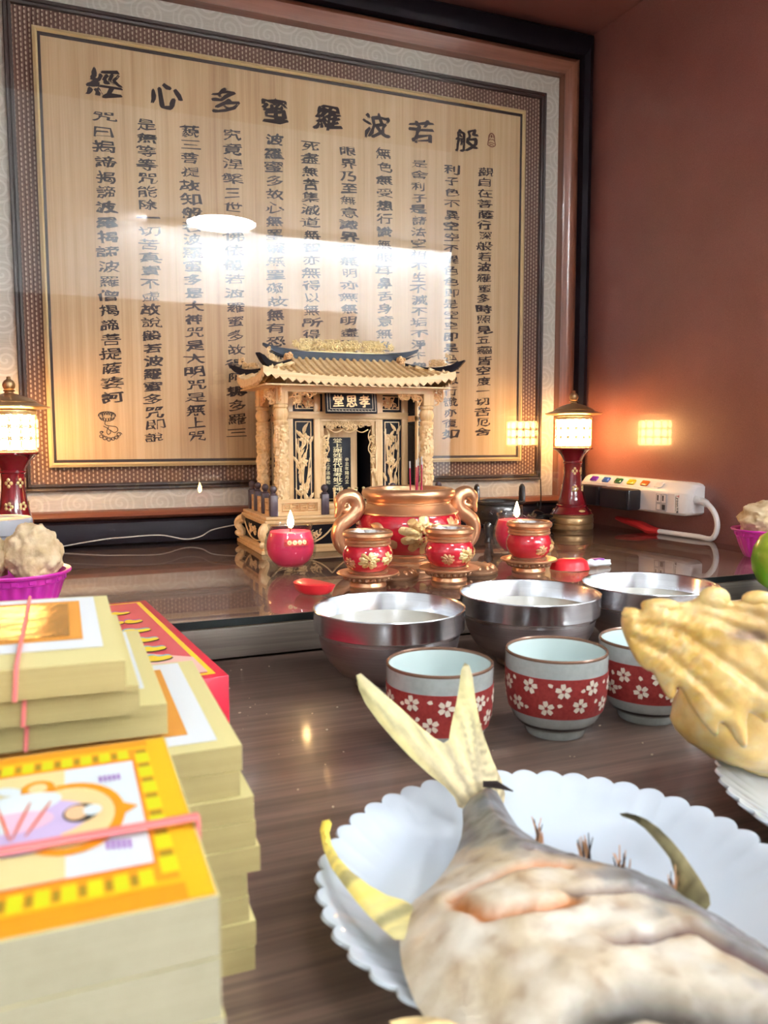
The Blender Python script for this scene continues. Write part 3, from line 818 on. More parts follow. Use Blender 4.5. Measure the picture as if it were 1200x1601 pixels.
# spirit tablet inside
b = MB()
b.box((-.037, .010, .0706), (.026, .030, .186), WV)
b.box((-.037, .000, .0706), (-.031, .0098, .186), WV)
b.build('tablet_stand', sh)
b = MB(); b.rbox((-.0295, .0075, .072), (.0145, .0098, .171), 'shrine_black', .0006); tb = b.build('spirit_tablet', sh)
b = MB(); TM = front(.0074)
for k, ch in enumerate('堂上謝姓歷代祖考妣之神位'): write(b, ch, -.0083, .1660 - k * .0079, .0165, .0078, 'tablet_gold', TM, .0003, .012)
for k, ch in enumerate('陽上子孫奉祀'): write(b, ch, -.0245, .135 - k * .0072, .0075, .0068, 'tablet_gold', TM, .0003, .004)
for k, ch in enumerate('辛丑年陽月立'): write(b, ch, .0075, .135 - k * .0072, .0075, .0068, 'tablet_gold', TM, .0003, .004)
b.build('tablet_inscription', tb)
# name plaque, leaning forward
PQ = T(-.004, -.052, .2078) @ RX(math.radians(82)); 
b = MB(); b.rbox((-.0425, 0, -.003), (.0425, .0385, 0), 'shrine_black', .001, 2, PQ); pq = b.build('name_plaque', sh)
b = MB()
rectframe(b, -.0395, .0395, .003, .0355, .0007, .0007, 'plaque_pale', PQ); rectframe(b, -.0352, .0352, .0068, .0317, .0007, .0007, 'plaque_pale', PQ)
for k in range(14):
    x = -.037 + k * .0053
    if k < 14:
        for z in (.0036, .0327): b.box((x, z, 0), (x + .0032, z + .0006, .0007), 'plaque_pale', PQ); b.box((x, z, 0), (x + .0006, z + .0022, .0007), 'plaque_pale', PQ)
b.build('key_border', pq)
b = MB()
for k, ch in enumerate('堂思孝'): write(b, ch, -.0215 + k * .0215, .0192, .0185, .0195, 'plaque_gold', PQ, .0006, .03, .35, k + 3, .06)
b.build('plaque_inscription', pq)
# roof
EX, EYF, EYB = .153, -.095, .088
def eave_z(x): return .259 + .013 * min(1.1, abs(x) / EX) ** 3.2
def slope(x, t):       # t 0 at the front eave, 1 at the ridge
    y = EYF + (0 - EYF) * t
    z0 = eave_z(x); return (x, y, z0 + (.2945 - z0) * (.78 * t + .22 * t ** 2.2))
def tmax(x):
    a = abs(x)
    return 1.0 if a <= .0935 else max(.05, .62 * (EX - a) / (EX - .0935) + .04)
b = MB()
b.grid(41, 12, lambda u, v: (lambda x: slope(x, v * tmax(x)))(-EX + 2 * EX * u), WD)
b.grid(41, 12, lambda u, v: (lambda p: (p[0], -p[1] * EYB / .095, p[2]))((lambda x: slope(x, v * tmax(x)))(-EX + 2 * EX * u)), WD)
def flank(s, v, t):     # side skirt of the hipped roof
    y = EYF + (EYB - EYF) * v; e = .259 + .013 * abs(2 * v - 1) ** 3.2; k = min(1, (1 - abs(2 * v - 1)) / .45); 
    return (s * (EX - (EX - .0935) * t * k), y, e + .022 * t * k)
for s in (-1, 1):
    b.grid(25, 8, lambda u, v, s=s: flank(s, u, v), WD)
    b.add([(s * .0935, -.055, .276), (s * .0935, .05, .276), (s * .0935, 0, .2945)], [(0, 1, 2)], WD)
b.box((-EX + .004, EYF + .004, .2465), (EX - .004, EYB - .004, .2485), WD)
b.box((-.11, -.06, .2485), (.11, .06, .262), WD)
b.build('roof_deck', sh)
b = MB()
xs = [(-12.5 + k) * .0113 for k in range(26)]
for x in xs:
    tm = tmax(x); n = 10; P = [slope(x, .02 + (tm - .02) * i / n) for i in range(n + 1)]
    b.tube([(p[0], p[1], p[2] + .0006) for p in P], .0032, 'carved_wood', 8)
    b.tube([(p[0], -p[1] * EYB / .095, p[2] + .0006) for p in P], .0032, 'carved_wood', 6)
for s in (-1, 1):
    for k in range(1, 15):
        v = k / 15; P = [flank(s, v, i / 5) for i in range(6)]; b.tube([(p[0], p[1], p[2] + .0006) for p in P], .003, 'carved_wood', 6)
b.build('roof_tiles', sh)
b = MB()      # scalloped eave fringe
def fringe(n, pos):
    vs, fs = [], []
    N = n * 4
    for i in range(N + 1):
        t = i / N; p, o = pos(t); dip = abs(((t * n) % 1) * 2 - 1)
        zt = p[2] + .0015; zb = p[2] - .0075 - .0052 * (1 - dip)
        for d in (0, -.0022): vs += [(p[0] + o[0] * d, p[1] + o[1] * d, zt), (p[0] + o[0] * d, p[1] + o[1] * d, zb)]
    for i in range(N):
        a, c = i * 4, i * 4 + 4
        fs += [(a, c, c + 1, a + 1), (a + 2, a + 3, c + 3, c + 2), (a + 1, c + 1, c + 3, a + 3), (a, a + 2, c + 2, c)]
    b.add(vs, fs, WD)
fringe(25, lambda t: ((-EX + 2 * EX * t, EYF, eave_z(-EX + 2 * EX * t)), (0, -1)))
fringe(25, lambda t: ((-EX + 2 * EX * t, EYB, eave_z(-EX + 2 * EX * t)), (0, 1)))
for s in (-1, 1): fringe(18, lambda t, s=s: ((s * EX, EYF + (EYB - EYF) * t, .259 + .013 * abs(2 * t - 1) ** 3.2), (s, 0)))
b.build('eave_fringe', sh)
def band(b, P, h, w, mat, M=I4):      # an upright strip following P, h = heights
    vs, fs = [], []; P = [Vector(p) for p in P]
    for i, p in enumerate(P):
        t = (P[min(i + 1, len(P) - 1)] - P[max(i - 1, 0)]); n = Vector((-t.y, t.x, 0)).normalized() * w / 2
        vs += [p + n, p - n, p - n + Vector((0, 0, h[i])), p + n + Vector((0, 0, h[i]))]
    for i in range(len(P) - 1):
        a, c = 4 * i, 4 * i + 4
        for k in range(4): fs.append((a + k, a + (k + 1) % 4, c + (k + 1) % 4, c + k))
    fs += [(0, 1, 2, 3), tuple(4 * len(P) - 4 + k for k in range(4))]
    b.add(vs, fs, mat, M)
b = MB()
P = []; H = []
for i in range(41):
    x = -.130 + .260 * i / 40; a = abs(x) / .130
    P.append((x, 0, .2905 + .022 * a ** 4)); H.append(.014 * (1 - .75 * max(0, (a - .6) / .4) ** 1.5))
band(b, P, H, .008, 'ridge_black')
for s in (-1, 1): b.tube(spline([(s * .098, 0, .297), (s * .112, 0, .300), (s * .122, 0, .305)], 8), [.0028 - .0003 * i for i in range(9)], 'ridge_black', 6)
rg = b.build('main_ridge', sh)
b = MB()
b.rbox((-.098, -.004, .3045), (.098, .004, .3065), 'ridge_gold', .0006)
for k, yy in enumerate((-.0035, .0025)):
    scrolls(b, .188, .019, 60, .0012, 51 + k, 'ridge_gold', frame((0, yy, .3065), (1, 0, 0), (0, 0, 1)), -.094, 0, lambda u, v: v < 1 - .75 * abs(2 * u - 1) ** 5)
for k in range(9): blossom(b, -.08 + k * .02, .3165, .0065, 'ridge_gold', frame((0, -.0045, 0), (1, 0, 0), (0, 0, 1)), 6, .0018, .0004)
b.build('ridge_carving', rg)
for sx in (-1, 1):
    for sy in (-1, 1):
        b = MB(); yb = EYF if sy < 0 else EYB
        P = spline([(sx * .096, sy * .030, .279), (sx * .118, sy * .052, .2715), (sx * .140, yb * .86, .2705), (sx * .154, yb * 1.02, .277), (sx * .163, yb * 1.11, .288)], 20)
        band(b, P, [.0105 if i < 15 else .0105 - .0085 * (i - 15) / 5 for i in range(21)], .007, 'shrine_black')
        hp = b.build('hip_ridge', sh)
        b = MB(); d = Vector((sx * .028, yb - sy * .055, 0)).normalized()
        HM = frame((sx * .122, sy * .062, .2815), d, (0, 0, 1))
        scrolls(b, .036, .013, 16, .0011, 61 + sx + 2 * sy, 'carved_wood', HM, 0, 0, lambda u, v: v < .35 + .65 * u ** 2); scrolls(b, .036, .011, 12, .0011, 71 + sx, 'carved_wood', HM @ T(0, 0, .0025), 0, 0)
        scrolls(b, .012, .012, 6, .0011, 75 + sx, 'carved_wood', HM, .030, .008)
        b.build('hip_carving', hp)
    b = MB()
    for k in range(8): b.ball((sx * (.094 + .004 * math.cos(k * 2.4)), -.012 + .006 * math.sin(k * 2.4), .2925 + .0009 * k), .0035, 'carved_orange', 7, 5)
    scrolls(b, .012, .012, 5, .0010, 81, 'carved_orange', frame((sx * .094 - .006, -.019, .287), (1, 0, 0), (0, 0, 1)))
    b.build('roof_finial', sh)

# ------------------------------------------------------------------ altar lamps
def altar_lamp(loc, label):
    t = thing('altar_lamp', label, 'lamp', loc, 0, 'pair of altar lamps')
    b = MB(); b.lathe([(0, 0), (.0395, 0), (.0405, .003), (.0405, .0085), (.039, .010), (.0405, .0115), (.0405, .019), (.0392, .0215), (.0398, .0225), (.0398, .0265), (.037, .0275)], 'lamp_gold', 48); b.build('base', t)
    b = MB(); b.lathe([(.038, .0276), (.0385, .0285), (.034, .034), (.0285, .0405), (.0292, .042), (.0292, .044), (.0265, .0455), (.0268, .047), (.0225, .06), (.0185, .078), (.0160, .097), (.0152, .110), (.0160, .121), (.0178, .1225), (.0178, .125), (.0165, .126), (.0175, .128), (.019, .131), (.024, .139), (.031, .1455), (.0368, .1485), (.0372, .1505), (.034, .1515), (0, .1515)], 'lamp_red', 48); st = b.build('stem', t)
    b = MB()
    for a in (-1.9, -.9, .2, 2.2):        # small gold flowers painted on the stem
        for z, r, n in ((.075, .0195, 5), (.108, .0158, 4)):
            for k in range(n):
                q = 2 * PI * k / n; da = .22 * math.cos(q); dz = .0045 * math.sin(q)
                b.ball((0, 0, 0), (.0009, .0024, .0028), 'petal_gold', 8, 6, RZ(a + da) @ T(r + .0002 + (.002 if z < .1 else 0) * 0, 0, z + dz))
        b.ball((0, 0, 0), (.0009, .007, .003), 'petal_gold', 8, 6, RZ(a + .3) @ T(.0338, 0, .0345) @ RY(-.9))
    b.build('gold_flowers', st)
    b = MB(); b.lathe([(.0305, .1516), (.0305, .2068), (.028, .2068), (.028, .1516)], 'shade_light', 48); b.build('shade', t)
    b = MB()
    R = .0325
    b.lathe([(R - .001, .1516), (R + .0008, .1516), (R + .0008, .1545), (R - .001, .1545)], 'lamp_lattice', 48)
    b.lathe([(R - .001, .2035), (R + .0015, .2035), (R + .0015, .2085), (R - .001, .2085)], 'lamp_lattice', 48)
    n = 14
    for j in range(3):
        for k in range(n):
            z0 = .1625 + j * .0164; a0 = 2 * PI * (k + .5 * (j % 2) * 0) / n; hw = .0078
            b.tube([(R * math.cos(a0 + hw / R * math.cos(q)), R * math.sin(a0 + hw / R * math.cos(q)), z0 + .0083 * math.sin(q)) for q in [2 * PI * i / 14 for i in range(14)]], .0008, 'lamp_lattice', 4, closed=True)
            if j < 2:
                a1 = a0 + PI / n
                for q in range(4):
                    w = PI / 2 * q + PI / 4
                    b.ball((0, 0, 0), (.0005, .0017, .0017), 'lamp_lattice', 6, 4, RZ(a1) @ T(R + .0006, 0, z0 + .0082) @ T(0, .0016 * math.cos(w), .0016 * math.sin(w)))
    b.build('lattice', t)
    b = MB(); b.lathe([(.0300, .2086), (.0345, .2087), (.0345, .2105), (.050, .2125), (.0525, .2137), (.0525, .2150), (.049, .2158), (.036, .2205), (.0365, .2215), (.024, .2280), (.012, .2320), (.0065, .2335), (.0055, .2355), (.0085, .2370), (.0062, .2385)], 'lamp_gold', 48)
    b.ball((0, 0, .2448), .0085, 'lamp_gold', 16, 10); b.lathe([(.0035, .2525), (.0025, .2545), (.003, .256), (0, .2575)], 'lamp_gold', 12)
    b.build('roof_cap', t)
    return t
l1 = altar_lamp((.888, 1.262, ZL), 'lit red and gold altar lamp in the right corner beside the power strip')
dup(l1, (-.066, 1.245, ZL), 0, 'lit red and gold altar lamp at the far left, behind the steamed cakes')

# ------------------------------------------------------------------ incense burner, sticks
def lerp_r(prof, z):
    for (r0, z0), (r1, z1) in zip(prof, prof[1:]):
        if z0 <= z <= z1 and z1 > z0: return r0 + (r1 - r0) * (z - z0) / (z1 - z0)
    return prof[-1][0]
def peony(b, prof, th0, z0, R, M=I4, seed=0, big=True, mat='petal_gold'):
    """layers of cupped petals raised on a round body of the given profile"""
    rnd = random.Random(seed)
    def on(x, y, h): 
        z = z0 + y; r = lerp_r(prof, z) + h; a = th0 + x / max(lerp_r(prof, z0), .01); return (r * math.cos(a), r * math.sin(a), z)
    for lay, (n, d0, L, wd, hh) in enumerate(((9, .34, .70, .36, .0012), (8, .22, .58, .32, .0024), (7, .12, .44, .26, .0036), (5, .05, .28, .20, .0046))):
        for k in range(n):
            a = 2 * PI * k / n + lay * .45 + rnd.uniform(-.16, .16); L_ = L * rnd.uniform(.88, 1.1); pts = []
            for sd_, tt in [(1, i / 9) for i in range(10)] + [(-1, i / 9) for i in range(9, 0, -1)]:
                ww = wd * (.30 + .70 * math.sin(PI * min(1, .12 + .76 * tt)) ** .9) * (1 if tt < .95 else .45); u = R * (d0 + L_ * tt * (1 + (.04 * math.cos(9 * tt * sd_)))); v = R * ww * .62 * sd_
                pts.append((u * math.cos(a) - v * math.sin(a), (u * math.sin(a) + v * math.cos(a)) * .80))
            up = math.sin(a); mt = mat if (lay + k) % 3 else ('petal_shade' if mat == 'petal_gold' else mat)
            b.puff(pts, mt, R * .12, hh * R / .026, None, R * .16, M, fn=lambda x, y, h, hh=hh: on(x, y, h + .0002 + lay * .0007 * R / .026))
    for k in range(9 if big else 6):
        a = k * 2.4; q = .1 * R * math.sqrt(k); p = on(q * math.cos(a), -.1 * R + q * math.sin(a), .0045 * R / .026)
        b.ball(p, R * .035, 'red_glaze', 6, 4, M)
    return on
bn = thing('incense_burner', 'large red incense burner with gold rim, two curled gold handles and peony relief', 'incense burner', (.432, .988, ZL))
body = [(.046, .0175), (.052, .0215), (.061, .030), (.0685, .041), (.0715, .052), (.0705, .062), (.066, .0695)]
b = MB(); b.lathe([(0, 0), (.050, 0), (.0505, .003), (.0500, .006), (.047, .007), (.0478, .0085), (.0478, .0125), (.0445, .0135), (.0455, .0150), (.0455, .0172), (.0445, .0174)], 'paint_gold', 64); b.build('foot', bn)
b = MB(); b.lathe(body, 'red_glaze', 72); bb = b.build('body', bn)
b = MB(); peony(b, body, math.radians(-98), .046, .032, seed=2); on = peony(b, body, math.radians(-60), .052, .019, seed=5, big=False, mat='petal_rose')
on = lambda x, y, h: ((lerp_r(body, .047 + y) + h) * math.cos(math.radians(-136) + x / .07), (lerp_r(body, .047 + y) + h) * math.sin(math.radians(-136) + x / .07), .047 + y)
for ox, oy, an, L in ((-.004, .006, 2.9, .024), (.012, -.010, 3.6, .018), (.075, -.012, -.4, .02)):
    pts = [(ox + L * t * math.cos(an) - s * w * math.sin(an), oy + L * t * math.sin(an) + s * w * math.cos(an)) for t, s, w in [(i / 8, 1, .0065 * math.sin(PI * (i / 8) ** .8)) for i in range(9)] + [(i / 8, -1, .0065 * math.sin(PI * (i / 8) ** .8)) for i in range(7, 0, -1)]]
    b.puff(pts, 'leaf_gold', .002, .0018, None, .005, fn=on)
b.build('peony_relief', bb)
b = MB(); b.lathe([(.0662, .0696), (.0672, .0702), (.0672, .0718), (.0640, .0740), (.0590, .0795), (.0560, .0830), (.0572, .0838), (.0572, .0852), (.0560, .0862), (.0585, .0885), (.0618, .0920), (.0632, .0960), (.0622, .1000), (.0590, .1025), (.0555, .1032), (.0525, .1020), (.0505, .0980), (.0500, .0900), (.052, .085)], 'paint_gold', 72); b.build('rim', bn)
b = MB(); b.lathe([(0, .0925), (.03, .0925), (.0505, .091)], 'joss_ash', 40); b.build('ash', bn)
for s in (1, -1):
    b = MB()
    P = spline([(.061, .0285), (.080, .021), (.094, .026), (.1005, .041), (.097, .055), (.088, .063), (.078, .070), (.0725, .080), (.077, .091), (.088, .0945), (.097, .089), (.0975, .080), (.091, .0755), (.085, .079), (.0865, .084)], 60)
    b.tube([(s * p.x, 0, p.z) for p in [Vector((q[0], 0, q[1])) for q in P]], [.0066 + .0040 * math.sin(PI * min(1, i / 50)) - .0040 * max(0, (i - 44) / 16) for i in range(61)], 'paint_gold', 12)
    b.lathe([(.0075, 0), (.0055, .008), (.002, .016), (0, .018)], 'paint_gold', 14, T(s * .0965, 0, .082) @ RY(s * PI * .86))
    b.build('handle', bn)
for k, (dx, dy, lean, hgt) in enumerate(((-.006, .006, -.03, .047), (-.002, -.003, .01, .049), (.003, .004, .03, .051), (.007, -.002, -.01, .053), (.010, .008, .05, .046))):
    o = thing('incense_stick', ('leftmost of the thin magenta incense sticks standing in the burner', 'thin magenta incense stick second from the left in the burner', 'thin magenta incense stick in the middle of the five in the burner', 'tallest thin magenta incense stick, second from the right in the burner', 'rightmost of the thin magenta incense sticks, leaning right in the burner')[k], 'incense stick', (.432 + .012 + dx, .988 + dy, ZL + .0915), 0, 'incense sticks in the burner')
    b = MB(); b.tube([(0, 0, 0), (lean * hgt * .8, 0, hgt * .8)], .00105, 'joss_red', 6); b.build('stick', o)
    b = MB(); b.tube([(lean * hgt * .8, 0, hgt * .8), (lean * hgt, 0, hgt)], .0012, 'joss_ash', 6); b.build('ash_tip', o)

# ------------------------------------------------------------------ offering jars on lotus stands, lids
jar = [(.0205, .0030), (.0225, .0045), (.0268, .010), (.0290, .0165), (.0290, .0225), (.0268, .029), (.0252, .0315)]
def jar_set(loc, rz, lab1, lab2, sd):
    s = thing('cup_stand', lab2, 'stand', (loc[0], loc[1], ZL), rz, 'gold lotus stands')
    b = MB(); b.lathe([(0, 0), (.0205, 0), (.0215, .002), (.0205, .006), (.019, .007)], 'paint_gold', 40); b.build('foot', s)
    b = MB(); b.lathe([(.019, .0071), (.023, .0085), (.0270, .0120), (.0300, .0135), (.0355, .0148), (.0362, .016), (.0350, .0172), (.0300, .0168), (.0280, .0172), (.0250, .0165), (0, .0165)], 'paint_gold', 48); b.build('dish', s)
    b = MB()
    for k in range(22): b.ball((0, 0, 0), (.0028, .0032, .0030), 'paint_gold_dark', 8, 6, RZ(2 * PI * k / 22) @ T(.0258, 0, .0108) @ RY(.5))
    b.build('lotus_petals', s)
    t = thing('offering_jar', lab1, 'jar', (loc[0], loc[1], ZL + .0166), rz, 'red and gold offering jars')
    b = MB(); b.lathe([(0, 0), (.0225, 0), (.0232, .0012), (.0215, .0026), (.0205, .0030)], 'paint_gold_dark', 48); b.lathe(jar, 'red_glaze', 56); bd = b.build('body', t)
    b = MB(); peony(b, jar, math.radians(-108 + sd * 10), .0165, .0125, seed=20 + sd, big=False); peony(b, jar, math.radians(-108 + sd * 10 - 50), .013, .0085, seed=30 + sd, big=False, mat='leaf_gold'); peony(b, jar, math.radians(-58 + sd * 10), .0175, .010, seed=40 + sd, big=False, mat='petal_gold'); b.build('peony_relief', bd)
    b = MB(); b.lathe([(.0254, .0315), (.0268, .0325), (.0268, .0345), (.0250, .0355), (.0262, .0362), (.0262, .0382), (.0248, .0390), (.0272, .0405), (.0290, .0430), (.0286, .0462), (.0262, .0482), (.0232, .0480), (.0222, .0462)], 'paint_gold', 56); b.build('rim', t)
    b = MB(); b.lathe([(.0224, .0466), (.0215, .040), (.0205, .036), (0, .0358)], 'inner_steel', 40); b.build('inner_cup', t)
jar_set((.3215, .851), 0, 'red and gold offering jar on the left stand, beside the red candle', 'gold lotus stand under the leftmost red jar', 0)
jar_set((.4230, .846), .5, 'red and gold offering jar on the middle stand, in front of the incense burner', 'gold lotus stand under the middle red jar', 1)
jar_set((.5470, .868), .9, 'red and gold offering jar on the right stand, before the right candle', 'gold lotus stand under the rightmost red jar', 2)
for x, y, lab in ((.372, .893, 'gold dome lid lying behind the leftmost red jar'), (.480, .889, 'gold dome lid lying behind the middle red jar')):
    t = thing('jar_lid', lab, 'lid', (x, y, ZL), 0, 'gold jar lids')
    b = MB(); b.lathe([(0, 0), (.029, 0), (.0300, .0015), (.0300, .004), (.028, .0055), (.022, .0095), (.012, .012), (0, .0125)], 'paint_gold_dark', 40); b.build('dome', t)
    b = MB()
    for k in range(14): b.ball((0, 0, 0), (.0042, .003, .0022), 'paint_gold', 8, 6, RZ(2 * PI * k / 14) @ T(.0235, 0, .0082) @ RY(.5))
    b.build('petal_ring', t)

# ------------------------------------------------------------------ candles
def candle(loc, rz, label, k):
    t = thing('glass_candle', label, 'candle', loc, rz, 'red glass candles')
    b = MB()
    out = [(0, 0.0005), (.0195, 0), (.0205, .0015), (.0215, .004), (.0275, .0115), (.0322, .021), (.0335, .031), (.0322, .041), (.0288, .0495), (.0272, .0535), (.0280, .057), (.0292, .0595)]
    b.lathe(out + [(.0284, .0605), (.0270, .058), (.0262, .0535), (.0276, .049), (.0308, .0405), (.0320, .031), (.0308, .0215), (.026, .0128), (.0195, .0072), (0, .0065)], 'clear_glass', 56); gl = b.build('glass_jar', t)
    b = MB(); b.lathe([(0, .0074), (.0170, .0082), (.0236, .0136), (.0286, .0220), (.0304, .031), (.0296, .0403), (.0270, .0486), (.0258, .0515), (.015, .0505), (0, .0503)], 'candle_wax', 48); b.build('wax', t)
    b = MB(); b.tube([(0, 0, .0500), (.0003, 0, .055), (.001, 0, .0575)], .0007, 'wick_black', 6); w = b.build('wick', t)
    b = MB(); b.lathe([(0, .0548), (.0024, .0565), (.0042, .0605), (.0042, .0650), (.0026, .0710), (.0009, .0765), (0, .0785)], 'flame_light', 16, T(.0007, 0, 0)); b.build('flame', t)
    b = MB(); R = .0326
    def st(x, y, h): a = math.radians(-97) + x / .033; r = lerp_r(out[1:], .0405 + y) + h; return (r * math.cos(a), r * math.sin(a), .0405 + y)
    b.puff([(-.0165, -.0045), (.0165, -.0045), (.0165, .0045), (-.0165, .0045)], 'sticker_red', .002, 0, None, fn=lambda x, y, h: st(x, y, .0003))
    for i in range(4):
        cx = -.0095 + i * .0066
        b.puff([(cx + .0030 * math.cos(q), .0030 * math.sin(q)) for q in [2 * PI * j / 14 for j in range(14)]], 'petal_gold', .0013, 0, None, fn=lambda x, y, h: st(x, y, .0006))
        b.puff([(cx + .0010 * math.cos(q), .0010 * math.sin(q)) for q in [2 * PI * j / 6 for j in range(6)]], 'leaf_gold', .0009, 0, None, fn=lambda x, y, h: st(x, y, .0008))
    for cx in (-.0145, .0145):
        b.puff([(cx - .0012, -.001), (cx + .0012, -.001), (cx + .0012, .001), (cx - .0012, .001)], 'print_red', .001, 0, None, fn=lambda x, y, h: st(x, y, .0006))
    b.build('sticker', t)
candle((.2672, .9885, ZL), .12, 'lit red candle in a round glass jar, standing alone on the left', 0)
candle((.607, .998, ZL), -.35, 'lit red candle in a round glass jar behind the right offering jar', 1)

# ------------------------------------------------------------------ moon blocks, packet, black cauldron, cords
def moon(name, loc, rz, up, label):
    b = MB(); pts = []
    for i in range(22): q = PI * i / 21; pts.append((.027 * math.cos(q), .029 * math.sin(q) ** .85))
    pts += [(-.013, -.0025), (0, -.0035), (.013, -.0025)]
    if up: b.puff(pts, 'moon_red', .0028, .0015, .0125, .013, T(0, 0, .0125))
    else: b.puff(pts, 'moon_red', .0028, .0145, .0005, .014, T(0, 0, .0006))
    o = b.build(name, None, 50); o.location = loc; o.rotation_euler = (.0, 0, rz)
    return tag(o, label, 'moon block', 'red moon blocks')
moon('moon_block', (.258, .834, ZL + .0003), math.radians(-68) + PI, True, 'red crescent moon block lying flat side up, below the left candle')
moon('moon_block', (.606, .868, ZL + .0003), math.radians(172), False, 'red crescent moon block lying rounded side up, right of the rightmost jar')
def lump(name, loc, r, seed, mat_, amp, fr, flat=-1, sub=4, pig=None, parent=None):
    bm = bmesh.new(); bmesh.ops.create_icosphere(bm, subdivisions=sub, radius=1); b = MB(); vs = []
    for v in bm.verts:
        n = noise.fractal(v.co * fr + Vector((seed * 7.1, seed * 3.3, seed)), 1.0, 2.1, 5) + .55 * noise.noise(v.co * 1.4 + Vector((seed, 0, 0)))
        p = v.co * (1 + amp * n); vs.append((p.x * r[0], p.y * r[1], max(p.z, flat) * r[2]))
    b.add(vs, [[v.index for v in f.verts] for f in bm.faces], mat_); bm.free()
    o = b.build(name, parent, 70, pig); o.location = loc; return o
o = lump('candy_packet', (.652, .868, ZL + .005), (.020, .010, .0055), 3, 'card_pale', .35, 2.2, -.9, 3)
b = MB(); b.rbox((-.008, -.0065, .0035), (.008, .004, .0058), 'box_violet', .001); pr = b.build('print', o)
tag(o, 'small crumpled white packet with violet print, right of the red moon block', 'packet')
t = thing('tripod_cauldron', 'small black tripod cauldron with two loop ears, behind the right candle', 'cauldron', (.668, 1.152, ZL), -.35)
b = MB(); b.lathe([(0, .024), (.02, .0245), (.033, .029), (.0385, .040), (.0385, .058), (.0365, .061), (.0405, .0625), (.0410, .066), (.0385, .0672), (.0355, .066), (.0345, .055), (.028, .034), (0, .032)], 'iron_black', 40); bd = b.build('bowl', t)
b = MB()
for k in range(12): blossom(b, 0, 0, .004, 'iron_black', RZ(k * PI / 6) @ frame((.0386, 0, .049), (0, 1, 0), (0, 0, 1)), 5, .001, 0)
b.build('relief', bd)
for k in range(3):
    a = PI / 2 + k * 2 * PI / 3 + .3; ca, sa = math.cos(a), math.sin(a)
    b = MB(); b.tube([(ca * q, sa * q, z) for q, z in ((.026, .034), (.034, .026), (.034, .016), (.031, .008), (.034, 0))], [.0075, .007, .0052, .0045, .0058], 'iron_black', 10); b.build('leg', t)
for s in (-1, 1):
    b = MB(); b.tube([(s * .0375, y, z) for y, z in ((-.009, .064), (-.0095, .08), (-.006, .089), (0, .091), (.006, .089), (.0095, .08), (.009, .064))], .0034, 'iron_black', 8, flat=1.1); b.build('ear', t)
b = MB()
rnd = random.Random(8)
P = [(.845, 1.285, ZL + .004), (.835, 1.255, ZL + .004)]
for k in range(40):
    a = k * .62; P.append((.815 + (.024 + .004 * math.sin(k)) * math.cos(a), 1.255 + .018 * math.sin(a), ZL + .004 + .0006 * k + .003 * math.sin(k * 1.7)))
b.tube(spline(P, 220), .0021, 'cord_black', 6)
b.tube(spline([(.80, 1.262, ZL + .026), (.812, 1.27, ZL + .034), (.83, 1.275, ZL + .03), (.848, 1.286, ZL + .02)], 16), .0018, 'cord_black', 6)
tag(b.build('lamp_cord'), 'tangle of thin black cord lying beside the foot of the right altar lamp', 'cord')
t = thing('wall_hook', 'thin black wire hook hanging on the frame edge beside the right altar lamp', 'hook', (.862, 1.33, ZL + .04))
b = MB(); b.tube(spline([(0, 0, .05), (.001, -.001, .02), (0, -.002, .0), (-.002, -.004, -.008), (-.007, -.004, -.006), (-.008, -.003, .004)], 20), .0014, 'cord_black', 6); b.build('wire', t)
b = MB(); b.tube(spline([(-.030, 1.31, ZL + .002), (.05, 1.318, ZL + .012), (.085, 1.318, ZL + .014), (.14, 1.316, ZL + .0155), (.18, 1.316, ZL + .007), (.205, 1.318, ZL + .010), (.225, 1.318, ZL + .020), (.262, 1.322, ZL + .026), (.30, 1.327, ZL + .030), (.33, 1.327, ZL + .02)], 60), .0010, 'wire_clear', 6)
tag(b.build('thin_wire'), 'thin pale wire trailing along the black lower edge of the picture frame', 'wire')

# ------------------------------------------------------------------ power strip against the right wall
D = Vector((.05, -1, 0)).normalized(); YS = 1.330
ps = thing('power_strip', 'white power strip with a row of coloured switches, mounted on the brown right wall', 'power strip', (XR(YS) - .0006, YS, ZL + .042))
SM = frame((0, 0, 0), D, Vector((0, 0, 1)) + D * .018)       # local x along the strip, y up, z out from the wall
SM = SM @ Matrix.Rotation(-.016, 4, 'Z') @ Matrix.Diagonal((1, 1.10, 1, 1))
LN = .288
def section(x, k): return [(x, y * k + .025 * (1 - k), z * (k if z > .02 else 1)) for y, z in ((0, 0), (0, .031), (.004, .035), (.034, .035), (.0365, .0335), (.049, .019), (.051, .014), (.051, 0))]
b = MB(); st = [(0, .82), (.004, .93), (.012, 1), (LN - .030, 1), (LN - .012, .98), (LN - .004, .90), (LN, .78)]
vs, fs = [], []
for x, k in st: vs += section(x, k)
for i in range(len(st) - 1):
    for k in range(8): fs.append((i * 8 + k, i * 8 + (k + 1) % 8, i * 8 + 8 + (k + 1) % 8, i * 8 + 8 + k))
fs += [tuple(range(8)), tuple(range(8 * len(st) - 8, 8 * len(st)))]
b.add(vs, fs, 'plastic_white', SM); b.box((.012, .003, .0351), (LN - .032, .033, .0354), 'plastic_white_face', SM); bod = b.build('housing', ps)
NM = SM @ frame((0, .0365, .0335), (1, 0, 0), (0, .0125, -.0145))
b = MB(); b.box((.014, .001, .0001), (.212, .0185, .0010), 'plastic_white', NM); b.build('switch_plate', ps)
